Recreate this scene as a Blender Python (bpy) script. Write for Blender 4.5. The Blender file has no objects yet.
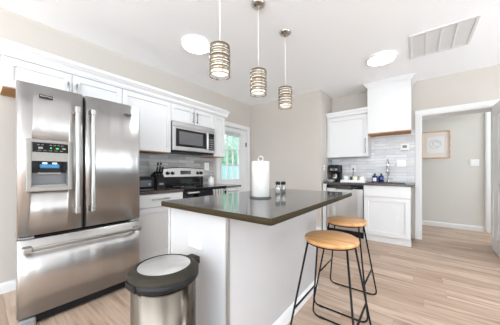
import bpy, bmesh, math, random
from mathutils import Vector, Matrix
random.seed(7)
PI = math.pi
S = bpy.context.scene
C = S.collection

# ------------------------------------------------------------------ camera
cam_d = bpy.data.cameras.new('camera')
cam_d.sensor_width = 36.0
cam_d.lens = 214.0 * 36.0 / 500.0
cam_d.shift_y = 9.0 / 500.0
cam_d.clip_start = 0.02
cam = bpy.data.objects.new('camera', cam_d)
cam.location = (0, 0, 1.11)
cam.rotation_euler = (PI / 2, 0, math.radians(37.9))
C.objects.link(cam)
S.camera = cam

# ------------------------------------------------------------------ exposure, world, added fill lamps
S.view_settings.view_transform = 'Standard'
S.view_settings.look = 'None'
S.view_settings.gamma = 1.0
S.view_settings.use_curve_mapping = False
S.view_settings.exposure = 0.12
K_WORLD, K_REAR, K_SIDE, K_EAST, K_HALL, K_UP, DISC, PEND = 2.7, 150.0, 66.0, 48.0, 37.0, 250.0, 14.5, 0.5
TINT = (0.81, 0.91, 1.0)
w = bpy.data.worlds.new('sky')
S.world = w
w.use_nodes = True
wn = w.node_tree.nodes
wn['Background'].inputs['Color'].default_value = (0.82, 0.92, 1.0, 1)
wn['Background'].inputs['Strength'].default_value = K_WORLD
S.cycles.max_bounces = 14
S.cycles.diffuse_bounces = 10
S.cycles.caustics_reflective = False
S.cycles.caustics_refractive = False
S.cycles.use_denoising = True

def fill_lamp(name, loc, rot, sx, sy, power, col=(1.0, 0.98, 0.96)):
    l = bpy.data.lights.new(name, 'AREA')
    l.shape = 'RECTANGLE'; l.size = sx; l.size_y = sy
    l.energy = power; l.color = col
    o = bpy.data.objects.new(name, l)
    o.location = loc; o.rotation_euler = rot
    C.objects.link(o)
    return o
# added fill lamps with no known source, set at the added windows
fill_lamp('rear_fill_lamp', (-1.5, -5.94, 1.35), (PI / 2 + 1.0, 0, 0), 2.6, 2.0, K_REAR, TINT)
fill_lamp('rear_fill_lamp', (1.3, -5.94, 1.35), (PI / 2 + 1.0, 0, 0), 2.6, 2.0, K_REAR, TINT)
fill_lamp('side_fill_lamp', (2.74, -4.1, 1.35), (PI / 2 + .85, 0, PI / 2), 2.6, 2.0, K_SIDE, TINT)
fill_lamp('side_fill_lamp', (2.74, -1.1, 1.35), (PI / 2 + .85, 0, PI / 2), 2.6, 2.0, K_SIDE, TINT)
fill_lamp('side_fill_lamp', (2.74, 2.75, 1.35), (PI / 2 + .3, 0, PI / 2), 1.7, 1.9, K_EAST, TINT)
fill_lamp('ceiling_fill_lamp', (0.0, -2.9, 1.5), (PI, 0, 0), 4.6, 3.0, K_UP, TINT)  # added lamp aimed up, so the ceiling spreads soft fill
fill_lamp('hall_fill_lamp', (2.7, 5.27, 1.5), (PI / 2 + .2, 0, PI / 2), 0.8, 1.6, K_HALL, TINT)

# ------------------------------------------------------------------ materials
def nodes_of(m):
    nt = m.node_tree
    return nt, nt.nodes, nt.links, nt.nodes['Principled BSDF']

def mat(name, col, rough=0.5, metal=0.0, emit=None, es=0.0, spec=0.5, coat=0.0, vary=0.0, vscale=8.0, bump=0.0, bscale=60.0):
    m = bpy.data.materials.new(name); m.use_nodes = True
    nt, n, l, b = nodes_of(m)
    b.inputs['Base Color'].default_value = (*col, 1)
    b.inputs['Roughness'].default_value = rough
    b.inputs['Metallic'].default_value = metal
    b.inputs['Specular IOR Level'].default_value = spec
    b.inputs['Coat Weight'].default_value = coat
    if emit:
        b.inputs['Emission Color'].default_value = (*emit, 1)
        b.inputs['Emission Strength'].default_value = es
    if vary:
        t = n.new('ShaderNodeTexNoise'); t.inputs['Scale'].default_value = vscale; t.inputs['Detail'].default_value = 4
        g = n.new('ShaderNodeNewGeometry'); l.new(g.outputs['Position'], t.inputs['Vector'])
        x = n.new('ShaderNodeMix'); x.data_type = 'RGBA'
        x.inputs['A'].default_value = (*[c * (1 - vary) for c in col], 1)
        x.inputs['B'].default_value = (*[min(1, c * (1 + vary)) for c in col], 1)
        l.new(t.outputs['Fac'], x.inputs['Factor']); l.new(x.outputs['Result'], b.inputs['Base Color'])
    if bump:
        t = n.new('ShaderNodeTexNoise'); t.inputs['Scale'].default_value = bscale; t.inputs['Detail'].default_value = 3
        g = n.new('ShaderNodeNewGeometry'); l.new(g.outputs['Position'], t.inputs['Vector'])
        u = n.new('ShaderNodeBump'); u.inputs['Strength'].default_value = bump; u.inputs['Distance'].default_value = 0.002
        l.new(t.outputs['Fac'], u.inputs['Height']); l.new(u.outputs['Normal'], b.inputs['Normal'])
    return m

def steel(name, col=(0.58, 0.575, 0.57), rough=0.31, stretch=(1.2, 60, 0.8), fine=(3, 3, 700), wob=0.34):
    """Brushed stainless: a fine horizontal grain and a soft waviness of the sheet."""
    m = bpy.data.materials.new(name); m.use_nodes = True
    nt, n, l, b = nodes_of(m)
    b.inputs['Base Color'].default_value = (*col, 1); b.inputs['Metallic'].default_value = 1.0
    g = n.new('ShaderNodeNewGeometry')
    mp = n.new('ShaderNodeMapping'); mp.inputs['Scale'].default_value = fine
    l.new(g.outputs['Position'], mp.inputs['Vector'])
    t = n.new('ShaderNodeTexNoise'); t.inputs['Scale'].default_value = 1.0; t.inputs['Detail'].default_value = 2
    l.new(mp.outputs['Vector'], t.inputs['Vector'])
    r = n.new('ShaderNodeMapRange'); r.inputs['To Min'].default_value = rough - 0.06; r.inputs['To Max'].default_value = rough + 0.08
    l.new(t.outputs['Fac'], r.inputs['Value']); l.new(r.outputs['Result'], b.inputs['Roughness'])
    mp2 = n.new('ShaderNodeMapping'); mp2.inputs['Scale'].default_value = (9, 9, 0.6)
    l.new(g.outputs['Position'], mp2.inputs['Vector'])
    t2 = n.new('ShaderNodeTexNoise'); t2.inputs['Scale'].default_value = 1.0; t2.inputs['Detail'].default_value = 1
    l.new(mp2.outputs['Vector'], t2.inputs['Vector'])
    u = n.new('ShaderNodeBump'); u.inputs['Strength'].default_value = wob; u.inputs['Distance'].default_value = 0.03
    l.new(t2.outputs['Fac'], u.inputs['Height']); l.new(u.outputs['Normal'], b.inputs['Normal'])
    return m

def plank_floor():
    m = bpy.data.materials.new('oak plank floor'); m.use_nodes = True
    nt, n, l, b = nodes_of(m)
    g = n.new('ShaderNodeNewGeometry')
    br = n.new('ShaderNodeTexBrick')
    br.offset = 0.0; br.inputs['Scale'].default_value = 1.0
    br.inputs['Brick Width'].default_value = 1.22; br.inputs['Row Height'].default_value = 0.15
    br.inputs['Mortar Size'].default_value = 0.0012; br.inputs['Mortar Smooth'].default_value = 0.2
    br.inputs['Color1'].default_value = (0, 0, 0, 1); br.inputs['Color2'].default_value = (1, 1, 1, 1)
    br.inputs['Mortar'].default_value = (0.5, 0.5, 0.5, 1)
    sp = n.new('ShaderNodeSeparateXYZ'); l.new(g.outputs['Position'], sp.inputs[0])
    rw = n.new('ShaderNodeMath'); rw.operation = 'DIVIDE'; rw.inputs[1].default_value = 0.15; l.new(sp.outputs['Y'], rw.inputs[0])
    fl_ = n.new('ShaderNodeMath'); fl_.operation = 'FLOOR'; l.new(rw.outputs[0], fl_.inputs[0])
    wh = n.new('ShaderNodeTexWhiteNoise'); wh.noise_dimensions = '1D'; l.new(fl_.outputs[0], wh.inputs['W'])
    ml = n.new('ShaderNodeMath'); ml.operation = 'MULTIPLY_ADD'; ml.inputs[1].default_value = 1.22; l.new(wh.outputs['Value'], ml.inputs[0]); l.new(sp.outputs['X'], ml.inputs[2])
    cb = n.new('ShaderNodeCombineXYZ'); l.new(ml.outputs[0], cb.inputs['X']); l.new(sp.outputs['Y'], cb.inputs['Y'])
    l.new(cb.outputs['Vector'], br.inputs['Vector'])
    mp = n.new('ShaderNodeMapping'); mp.inputs['Scale'].default_value = (1.1, 16, 1)
    l.new(g.outputs['Position'], mp.inputs['Vector'])
    ad = n.new('ShaderNodeVectorMath'); ad.operation = 'ADD'
    sc = n.new('ShaderNodeVectorMath'); sc.operation = 'SCALE'; sc.inputs['Scale'].default_value = 9.0
    l.new(br.outputs['Color'], sc.inputs[0]); l.new(mp.outputs['Vector'], ad.inputs[0]); l.new(sc.outputs['Vector'], ad.inputs[1])
    t = n.new('ShaderNodeTexNoise'); t.inputs['Scale'].default_value = 1.6; t.inputs['Detail'].default_value = 7; t.inputs['Roughness'].default_value = 0.62
    t.inputs['Distortion'].default_value = 0.6
    l.new(ad.outputs['Vector'], t.inputs['Vector'])
    r = n.new('ShaderNodeValToRGB')
    e = r.color_ramp.elements
    e[0].position = 0.28; e[0].color = (0.30, 0.20, 0.14, 1)
    e[1].position = 0.68; e[1].color = (0.63, 0.495, 0.395, 1)
    x = r.color_ramp.elements.new(0.48); x.color = (0.525, 0.392, 0.30, 1)
    l.new(t.outputs['Fac'], r.inputs['Fac'])
    mx = n.new('ShaderNodeMix'); mx.data_type = 'RGBA'; mx.blend_type = 'MULTIPLY'; mx.inputs['Factor'].default_value = 1
    tone = n.new('ShaderNodeValToRGB')
    tone.color_ramp.elements[0].color = (0.74, 0.68, 0.63, 1); tone.color_ramp.elements[1].color = (1, 1, 1, 1)
    l.new(br.outputs['Color'], tone.inputs['Fac'])
    l.new(r.outputs['Color'], mx.inputs['A']); l.new(tone.outputs['Color'], mx.inputs['B'])
    jt = n.new('ShaderNodeMix'); jt.data_type = 'RGBA'; jt.inputs['B'].default_value = (0.2, 0.13, 0.09, 1)
    jf = n.new('ShaderNodeMath'); jf.operation = 'MULTIPLY'; jf.inputs[1].default_value = 0.6
    l.new(br.outputs['Fac'], jf.inputs[0]); l.new(jf.outputs[0], jt.inputs['Factor']); l.new(mx.outputs['Result'], jt.inputs['A'])
    l.new(jt.outputs['Result'], b.inputs['Base Color'])
    b.inputs['Roughness'].default_value = 0.42
    return m

def stone_tile(name, axis):
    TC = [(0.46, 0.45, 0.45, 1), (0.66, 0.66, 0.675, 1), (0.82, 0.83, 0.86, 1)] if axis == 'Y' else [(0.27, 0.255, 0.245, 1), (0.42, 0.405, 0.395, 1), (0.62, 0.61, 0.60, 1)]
    m = bpy.data.materials.new(name); m.use_nodes = True
    nt, n, l, b = nodes_of(m)
    g = n.new('ShaderNodeNewGeometry')
    sp = n.new('ShaderNodeSeparateXYZ'); l.new(g.outputs['Position'], sp.inputs[0])
    cb = n.new('ShaderNodeCombineXYZ')
    l.new(sp.outputs['X' if axis == 'Y' else 'Y'], cb.inputs['X']); l.new(sp.outputs['Z'], cb.inputs['Y'])
    br = n.new('ShaderNodeTexBrick'); br.offset = 0.43
    br.inputs['Scale'].default_value = 1.0; br.inputs['Brick Width'].default_value = 0.30; br.inputs['Row Height'].default_value = 0.052
    br.inputs['Mortar Size'].default_value = 0.0022
    br.inputs['Color1'].default_value = (0, 0, 0, 1); br.inputs['Color2'].default_value = (1, 1, 1, 1); br.inputs['Mortar'].default_value = (.4, .4, .4, 1)
    l.new(cb.outputs['Vector'], br.inputs['Vector'])
    mp = n.new('ShaderNodeMapping'); mp.inputs['Scale'].default_value = (5, 28, 1)
    l.new(cb.outputs['Vector'], mp.inputs['Vector'])
    t = n.new('ShaderNodeTexNoise'); t.inputs['Scale'].default_value = 1.0; t.inputs['Detail'].default_value = 5
    l.new(mp.outputs['Vector'], t.inputs['Vector'])
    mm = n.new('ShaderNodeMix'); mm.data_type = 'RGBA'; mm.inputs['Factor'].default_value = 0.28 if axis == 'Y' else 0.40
    l.new(t.outputs['Color'], mm.inputs['A']); l.new(br.outputs['Color'], mm.inputs['B'])
    bw = n.new('ShaderNodeRGBToBW'); l.new(mm.outputs['Result'], bw.inputs[0])
    r = n.new('ShaderNodeValToRGB'); e = r.color_ramp.elements
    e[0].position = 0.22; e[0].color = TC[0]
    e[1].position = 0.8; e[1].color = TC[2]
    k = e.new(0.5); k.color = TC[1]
    l.new(bw.outputs[0], r.inputs['Fac'])
    jt = n.new('ShaderNodeMix'); jt.data_type = 'RGBA'; jt.inputs['B'].default_value = TC[0]
    l.new(br.outputs['Fac'], jt.inputs['Factor']); l.new(r.outputs['Color'], jt.inputs['A']); l.new(jt.outputs['Result'], b.inputs['Base Color'])
    b.inputs['Roughness'].default_value = 0.28
    u = n.new('ShaderNodeBump'); u.inputs['Strength'].default_value = 0.5; u.inputs['Distance'].default_value = 0.008
    l.new(bw.outputs[0], u.inputs['Height']); l.new(u.outputs['Normal'], b.inputs['Normal'])
    return m

def wood(name, c0, c1, scale=(3, 26, 26), rough=0.45):
    m = bpy.data.materials.new(name); m.use_nodes = True
    nt, n, l, b = nodes_of(m)
    tc = n.new('ShaderNodeTexCoord')
    mp = n.new('ShaderNodeMapping'); mp.inputs['Scale'].default_value = scale
    l.new(tc.outputs['Object'], mp.inputs['Vector'])
    t = n.new('ShaderNodeTexNoise'); t.inputs['Scale'].default_value = 1; t.inputs['Detail'].default_value = 5; t.inputs['Distortion'].default_value = 0.7
    l.new(mp.outputs['Vector'], t.inputs['Vector'])
    r = n.new('ShaderNodeValToRGB'); e = r.color_ramp.elements
    e[0].position = 0.3; e[0].color = (*c0, 1); e[1].position = 0.7; e[1].color = (*c1, 1)
    l.new(t.outputs['Fac'], r.inputs['Fac']); l.new(r.outputs['Color'], b.inputs['Base Color'])
    b.inputs['Roughness'].default_value = rough
    return m

def glass_pane(name, tint=(1, 1, 1), refl=0.08):
    m = bpy.data.materials.new(name); m.use_nodes = True
    nt = m.node_tree; n = nt.nodes; l = nt.links
    n.remove(n['Principled BSDF'])
    tr = n.new('ShaderNodeBsdfTransparent'); tr.inputs['Color'].default_value = (*tint, 1)
    gl = n.new('ShaderNodeBsdfGlossy'); gl.inputs['Roughness'].default_value = 0.03
    mx = n.new('ShaderNodeMixShader'); mx.inputs['Fac'].default_value = refl
    l.new(tr.outputs[0], mx.inputs[1]); l.new(gl.outputs[0], mx.inputs[2]); l.new(mx.outputs[0], n['Material Output'].inputs['Surface'])
    return m

def fixed_stripes(name, axis, c0, c1, period, duty=0.5):
    m = bpy.data.materials.new(name); m.use_nodes = True
    nt, n, l, b = nodes_of(m)
    g = n.new('ShaderNodeNewGeometry'); sp = n.new('ShaderNodeSeparateXYZ'); l.new(g.outputs['Position'], sp.inputs[0])
    a = n.new('ShaderNodeMath'); a.operation = 'DIVIDE'; a.inputs[1].default_value = period; l.new(sp.outputs[axis], a.inputs[0])
    f = n.new('ShaderNodeMath'); f.operation = 'FRACT'; l.new(a.outputs[0], f.inputs[0])
    k = n.new('ShaderNodeMath'); k.operation = 'GREATER_THAN'; k.inputs[1].default_value = duty; l.new(f.outputs[0], k.inputs[0])
    x = n.new('ShaderNodeMix'); x.data_type = 'RGBA'; x.inputs['A'].default_value = (*c0, 1); x.inputs['B'].default_value = (*c1, 1)
    l.new(k.outputs[0], x.inputs['Factor']); l.new(x.outputs['Result'], b.inputs['Base Color'])
    b.inputs['Roughness'].default_value = 0.9
    return m

M = {
    'wall': mat('greige wall paint', (0.55, 0.51, 0.465), 0.85, bump=0.05, bscale=250),
    'hall': mat('pale grey hall paint', (0.66, 0.645, 0.61), 0.85, bump=0.05, bscale=250),
    'ceiling': mat('ceiling paint', (0.95, 0.965, 0.98), 0.95, bump=0.05, bscale=180),
    'trim': mat('white trim paint', (0.75, 0.75, 0.75), 0.4),
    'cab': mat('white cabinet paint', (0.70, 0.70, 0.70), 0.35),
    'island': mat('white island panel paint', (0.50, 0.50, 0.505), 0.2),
    'seam': mat('grey corner strip', (0.30, 0.28, 0.26), 0.4, 0.3),
    'floor': plank_floor(),
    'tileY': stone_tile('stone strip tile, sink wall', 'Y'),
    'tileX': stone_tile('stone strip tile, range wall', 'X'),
    'quartz': mat('dark polished quartz', (0.10, 0.098, 0.096), 0.09, spec=0.7, vary=0.18, vscale=160),
    'quartz_edge': mat('bronze brown stone edge', (0.036, 0.025, 0.011), 0.6, spec=0.15, vary=0.2, vscale=120),
    'stone_brown': mat('dark brown stone worktop', (0.085, 0.062, 0.055), 0.18, vary=0.25, vscale=120),
    'steel': steel('brushed stainless steel'),
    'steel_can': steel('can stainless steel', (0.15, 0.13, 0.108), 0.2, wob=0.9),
    'steel_lid': mat('brushed lid plate', (0.72, 0.71, 0.70), 0.42, 1.0, vary=0.15, vscale=14),
    'satin_nickel': mat('satin nickel', (0.56, 0.53, 0.49), 0.22, 1.0),
    'steel_handle': mat('handle steel', (0.47, 0.46, 0.44), 0.36, 1.0),
    'steel_bright': mat('satin steel', (0.66, 0.65, 0.635), 0.36, 1.0),
    'chrome': mat('chrome', (0.8, 0.8, 0.8), 0.08, 1.0),
    'nickel': mat('brushed nickel bands', (0.38, 0.325, 0.25), 0.25, 1.0),
    'dgrey': mat('dark grey metal', (0.10, 0.10, 0.105), 0.45, 0.3),
    'black': mat('black plastic', (0.009, 0.009, 0.010), 0.42, spec=0.25),
    'black_gloss': mat('black glass', (0.008, 0.008, 0.009), 0.06),
    'rubber': mat('black rubber', (0.02, 0.02, 0.02), 0.7),
    'lid_ring': mat('dark bronze grey plastic', (0.030, 0.026, 0.019), 0.55, spec=0.15),
    'black_metal': mat('black painted metal', (0.008, 0.008, 0.008), 0.5, spec=0.2),
    'grey_plastic': mat('silver grey plastic', (0.31, 0.295, 0.27), 0.42, 0.3),
    'grey_mid': mat('mid grey plastic', (0.25, 0.25, 0.25), 0.45),
    'white_plastic': mat('white plastic', (0.86, 0.86, 0.85), 0.35),
    'slot': mat('dark slot', (0.03, 0.03, 0.03), 0.6),
    'paper': mat('paper towel', (0.60, 0.58, 0.55), 0.95, bump=0.25, bscale=220),
    'ceramic': mat('white glazed ceramic', (0.88, 0.88, 0.87), 0.2),
    'cream': mat('cream ceramic', (0.83, 0.78, 0.62), 0.35),
    'seat': wood('honey wood seat', (0.42, 0.19, 0.06), (0.66, 0.37, 0.155), (5, 40, 5), 0.38),
    'ply': wood('raw wood underside', (0.34, 0.16, 0.045), (0.50, 0.27, 0.10), (8, 8, 8), 0.6),
    'frame_wood': wood('pale oak picture frame', (0.50, 0.34, 0.22), (0.66, 0.48, 0.34), (10, 10, 10), 0.5),
    'mat_board': mat('blush mat board', (0.84, 0.76, 0.70), 0.9),
    'art_paper': mat('white art paper', (0.86, 0.86, 0.86), 0.9),
    'ink': mat('grey ink', (0.22, 0.22, 0.23), 0.9),
    'blue_glass': mat('cobalt blue glass', (0.008, 0.02, 0.16), 0.08, spec=0.8),
    'navy': mat('navy plastic cap', (0.01, 0.014, 0.05), 0.3),
    'glass': glass_pane('clear pane'),
    'jar': glass_pane('clear jar glass', (0.80, 0.80, 0.79), 0.18),
    'spice': mat('grey pepper', (0.22, 0.20, 0.18), 0.9, vary=0.5, vscale=400),
    'salt': mat('white salt', (0.72, 0.70, 0.68), 0.9),
    'blue_lamp': mat('blue lit dispenser lamp', (0.04, 0.16, 0.30), 0.3, emit=(0.06, 0.32, 0.6), es=0.22),
    'white_led': mat('white led', (0.8, 0.9, 1), 0.3, emit=(0.75, 0.92, 1.0), es=1.2),
    'green_led': mat('green digits', (0.02, 0.2, 0.04), 0.3, emit=(0.05, 1.0, 0.15), es=0.9),
    'cavity': mat('grey dispenser recess', (0.17, 0.175, 0.18), 0.35, 0.3),
    'diffuser': mat('lit opal diffuser', (0.9, 0.9, 0.9), 0.5, emit=(0.95, 0.985, 1.0), es=DISC),
    'shade_glow': mat('lit pendant glass', (0.9, 0.88, 0.84), 0.5, emit=(1.0, 0.93, 0.84), es=PEND),
    'bulb': mat('lit bulb', (1, 1, 1), 0.5, emit=(1.0, 0.94, 0.86), es=PEND * 3),
    'cord': mat('cream pendant cord', (0.80, 0.76, 0.68), 0.6),
    'vent_grey': mat('grey vent louvres', (0.72, 0.715, 0.71), 0.6),
    'mesh_grey': mat('microwave window', (0.11, 0.11, 0.12), 0.12, spec=0.7),
    'blind': mat('off white blind slats', (0.66, 0.67, 0.68), 0.6),
    'fence': mat('teal painted fence board', (0.36, 0.66, 0.66), 0.8, vary=0.25, vscale=9),
    'soil': mat('garden soil and grass', (0.10, 0.16, 0.05), 0.95, vary=0.4, vscale=5),
    'leafA': mat('bright green leaves', (0.34, 0.68, 0.42), 0.7, vary=0.4, vscale=3),
    'leafB': mat('mint green leaves', (0.44, 0.74, 0.54), 0.7, vary=0.4, vscale=3),
    'bark': mat('bark', (0.12, 0.08, 0.05), 0.9),
    'towel_black': mat('black cotton', (0.016, 0.016, 0.018), 0.95),
    'towel_stripe': fixed_stripes('white striped cotton', 'Y', (0.82, 0.81, 0.80), (0.22, 0.21, 0.21), 0.052, 0.74),
}

# ------------------------------------------------------------------ mesh helpers
def box(bm, x0, x1, y0, y1, z0, z1, bev=0.0, seg=2):
    x0, x1 = min(x0, x1), max(x0, x1); y0, y1 = min(y0, y1), max(y0, y1); z0, z1 = min(z0, z1), max(z0, z1)
    t = bmesh.new()
    bmesh.ops.create_cube(t, size=1.0)
    for v in t.verts:
        v.co = Vector((x0 + (v.co.x + .5) * (x1 - x0), y0 + (v.co.y + .5) * (y1 - y0), z0 + (v.co.z + .5) * (z1 - z0)))
    if bev:
        bev = min(bev, 0.45 * min(x1 - x0, y1 - y0, z1 - z0))
        bmesh.ops.bevel(t, geom=t.edges[:], offset=bev, segments=seg, affect='EDGES', profile=0.5)
    merge(bm, t)

def merge(bm, t, mtx=None):
    if mtx is not None: bmesh.ops.transform(t, matrix=mtx, verts=t.verts[:])
    me = bpy.data.meshes.new('tmp'); t.to_mesh(me); bm.from_mesh(me); bpy.data.meshes.remove(me); t.free()

def lathe(bm, prof, cx=0, cy=0, seg=32, closed=False, smooth=True):
    """prof: [(r, z), ...] turned about a vertical axis."""
    t = bmesh.new(); rings = []
    for r, z in prof:
        if r < 1e-6: rings.append([t.verts.new((cx, cy, z))])
        else: rings.append([t.verts.new((cx + r * math.cos(2 * PI * k / seg), cy + r * math.sin(2 * PI * k / seg), z)) for k in range(seg)])
    n = len(rings)
    for i in range(n if closed else n - 1):
        a, b = rings[i], rings[(i + 1) % n]
        for k in range(seg):
            k2 = (k + 1) % seg
            if len(a) == 1 and len(b) == 1: continue
            if len(a) == 1: f = t.faces.new((a[0], b[k2], b[k]))
            elif len(b) == 1: f = t.faces.new((a[k], a[k2], b[0]))
            else: f = t.faces.new((a[k], a[k2], b[k2], b[k]))
            f.smooth = smooth
    bmesh.ops.recalc_face_normals(t, faces=t.faces[:])
    merge(bm, t)

def tube(bm, pts, r, seg=10, cyc=False):
    """round rod through pts"""
    t = bmesh.new(); P = [Vector(p) for p in pts]; n = len(P); rings = []
    up = Vector((0.123, 0.31, 0.94)).normalized()
    for i, p in enumerate(P):
        a = P[i - 1] if (i > 0 or cyc) else p
        b = P[(i + 1) % n] if (i < n - 1 or cyc) else p
        d = (b - a).normalized()
        if abs(d.dot(up)) > 0.97: up = Vector((1, 0.2, 0)).normalized()
        u = d.cross(up).normalized(); v = d.cross(u).normalized()
        up = u.cross(d).normalized() if False else up
        rr = r[i] if isinstance(r, (list, tuple)) else r
        rings.append([t.verts.new(p + rr * (math.cos(2 * PI * k / seg) * u + math.sin(2 * PI * k / seg) * v)) for k in range(seg)])
    for i in range(n if cyc else n - 1):
        a, b = rings[i], rings[(i + 1) % n]
        for k in range(seg):
            f = t.faces.new((a[k], a[(k + 1) % seg], b[(k + 1) % seg], b[k])); f.smooth = True
    if not cyc:
        t.faces.new(rings[0][::-1]); t.faces.new(rings[-1])
    bmesh.ops.recalc_face_normals(t, faces=t.faces[:])
    merge(bm, t)

def cyl(bm, p0, p1, r, seg=20):
    tube(bm, [p0, p1], r, seg)

def rounded(pts, rad, n=6):
    """polyline with rounded corners"""
    P = [Vector(p) for p in pts]; out = [P[0]]
    for i in range(1, len(P) - 1):
        a = (P[i - 1] - P[i]); b = (P[i + 1] - P[i])
        r = min(rad, a.length * .45, b.length * .45)
        p0 = P[i] + a.normalized() * r; p1 = P[i] + b.normalized() * r
        for k in range(n + 1):
            s = k / n
            out.append((1 - s) ** 2 * p0 + 2 * s * (1 - s) * P[i] + s * s * p1)
    out.append(P[-1])
    return out

def extrude_profile(bm, prof, p0, p1, out, cap=True):
    """moulding: prof [(d, z)] with d along OUT (horizontal unit vector), swept p0 to p1"""
    t = bmesh.new(); o = Vector(out)
    R = []
    for p in (Vector(p0), Vector(p1)):
        R.append([t.verts.new(p + o * d + Vector((0, 0, z))) for d, z in prof])
    n = len(prof)
    for k in range(n):
        t.faces.new((R[0][k], R[0][(k + 1) % n], R[1][(k + 1) % n], R[1][k]))
    t.faces.new(R[0][::-1]); t.faces.new(R[1])
    bmesh.ops.recalc_face_normals(t, faces=t.faces[:])
    merge(bm, t)

class Bm:
    def __enter__(self): return bmesh.new()

ORI = {}
def link(name, bm, m, loc=(0, 0, 0), parent=None, smooth=False):
    me = bpy.data.meshes.new(name)
    L = ORI[parent.name] if parent is not None else Vector(loc)
    bmesh.ops.translate(bm, verts=bm.verts[:], vec=-L)
    bm.to_mesh(me); bm.free()
    o = bpy.data.objects.new(name, me)
    if isinstance(m, str): m = M[m]
    if m: me.materials.append(m)
    if smooth:
        for p in me.polygons: p.use_smooth = True
    C.objects.link(o)
    if parent is not None:
        o.parent = parent; ORI[o.name] = L
    else:
        o.location = L; ORI[o.name] = L
    return o

def tag(o, label, cat, group=None, kind=None):
    o['label'] = label; o['category'] = cat
    if group: o['group'] = group
    if kind: o['kind'] = kind
    return o

def thing(name, loc, label, cat, group=None, kind=None):
    o = bpy.data.objects.new(name, None); C.objects.link(o)
    o.empty_display_size = 0.05
    o.location = loc; ORI[o.name] = Vector(loc)
    return tag(o, label, cat, group, kind)

def part(name, m, parent, *fs, smooth=False):
    bm = bmesh.new()
    for f in fs: f(bm)
    return link(name, bm, m, parent=parent, smooth=smooth)

def solo(name, m, loc, label, cat, *fs, group=None, kind=None):
    bm = bmesh.new()
    for f in fs: f(bm)
    return tag(link(name, bm, m, loc), label, cat, group, kind)

def B(*a, **k): return lambda bm: box(bm, *a, **k)
def L(*a, **k): return lambda bm: lathe(bm, *a, **k)
def T(*a, **k): return lambda bm: tube(bm, *a, **k)
def X(*a, **k): return lambda bm: extrude_profile(bm, *a, **k)

def copy_tree(o, loc, label=None):
    r = o.copy(); C.objects.link(r); r.location = loc
    if label: r['label'] = label
    def down(src, dst):
        for ch in list(src.children):
            c = ch.copy(); C.objects.link(c); c.parent = dst
            down(ch, c)
    down(o, r)
    return r

def cut(o, *boxes):
    """cut box-shaped openings out of a mesh object (world coordinates)"""
    for bx in boxes:
        bm = bmesh.new(); box(bm, *bx)
        me = bpy.data.meshes.new('cutter'); 
        L0 = ORI[o.name]; bmesh.ops.translate(bm, verts=bm.verts[:], vec=-L0)
        bm.to_mesh(me); bm.free()
        c = bpy.data.objects.new('cutter', me); C.objects.link(c)
        c.location = L0
        md = o.modifiers.new('cut', 'BOOLEAN'); md.object = c; md.operation = 'DIFFERENCE'; md.solver = 'EXACT'
        bpy.context.view_layer.update()
        dg = bpy.context.evaluated_depsgraph_get()
        new = bpy.data.meshes.new_from_object(o.evaluated_get(dg))
        o.modifiers.clear(); old = o.data; new.name = old.name; o.data = new
        bpy.data.objects.remove(c); bpy.data.meshes.remove(me)
        bpy.data.meshes.remove(old)

# a facing plane: 'X' faces +x at x=plane, a runs along y; 'Y' faces -y at y=plane, a runs along x
def fb(face, plane, a0, a1, d0, d1, z0, z1, bev=0.0):
    if face == 'X': return B(plane + d0, plane + d1, a0, a1, z0, z1, bev=bev)
    return B(a0, a1, plane - d1, plane - d0, z0, z1, bev=bev)
def fp(face, plane, a, d, z):
    return (plane + d, a, z) if face == 'X' else (a, plane - d, z)
def shaker(face, plane, a0, a1, z0, z1, rail=0.058, th=0.021, rec=0.014):
    g = 0.0028
    a0 += g; a1 -= g; z0 += g; z1 -= g
    return [fb(face, plane, a0, a0 + rail, 0, th, z0, z1, 0.0015), fb(face, plane, a1 - rail, a1, 0, th, z0, z1, 0.0015),
            fb(face, plane, a0 + rail, a1 - rail, 0, th, z0, z0 + rail, 0.0015), fb(face, plane, a0 + rail, a1 - rail, 0, th, z1 - rail, z1, 0.0015),
            fb(face, plane, a0 + rail - .002, a1 - rail + .002, 0, th - rec, z0 + rail - .002, z1 - rail + .002)]
def bar_handle(face, plane, a, z, ln, vertical=True, off=0.03, r=0.007):
    if vertical:
        p, q = (a, z - ln / 2), (a, z + ln / 2)
        s0, s1 = (a, z - ln / 2 + .02), (a, z + ln / 2 - .02)
    else:
        p, q = (a - ln / 2, z), (a + ln / 2, z)
        s0, s1 = (a - ln / 2 + .02, z), (a + ln / 2 - .02, z)
    fs = [T([fp(face, plane, p[0], off, p[1]), fp(face, plane, q[0], off, q[1])], r)]
    for s in (s0, s1):
        fs.append(T([fp(face, plane, s[0], 0, s[1]), fp(face, plane, s[0], off, s[1])], r * .8))
    return fs

# ------------------------------------------------------------------ the setting
XL, YB, YS, XA, ZC = -2.98, 3.85, 4.48, -1.366, 2.60   # left wall, stub wall, sink wall, alcove side, ceiling
XR, YR = 2.8, -6.0
def struct(name, m, label, cat, *fs):
    return solo(name, m, (0, 0, 0), label, cat, *fs, kind='structure')

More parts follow.
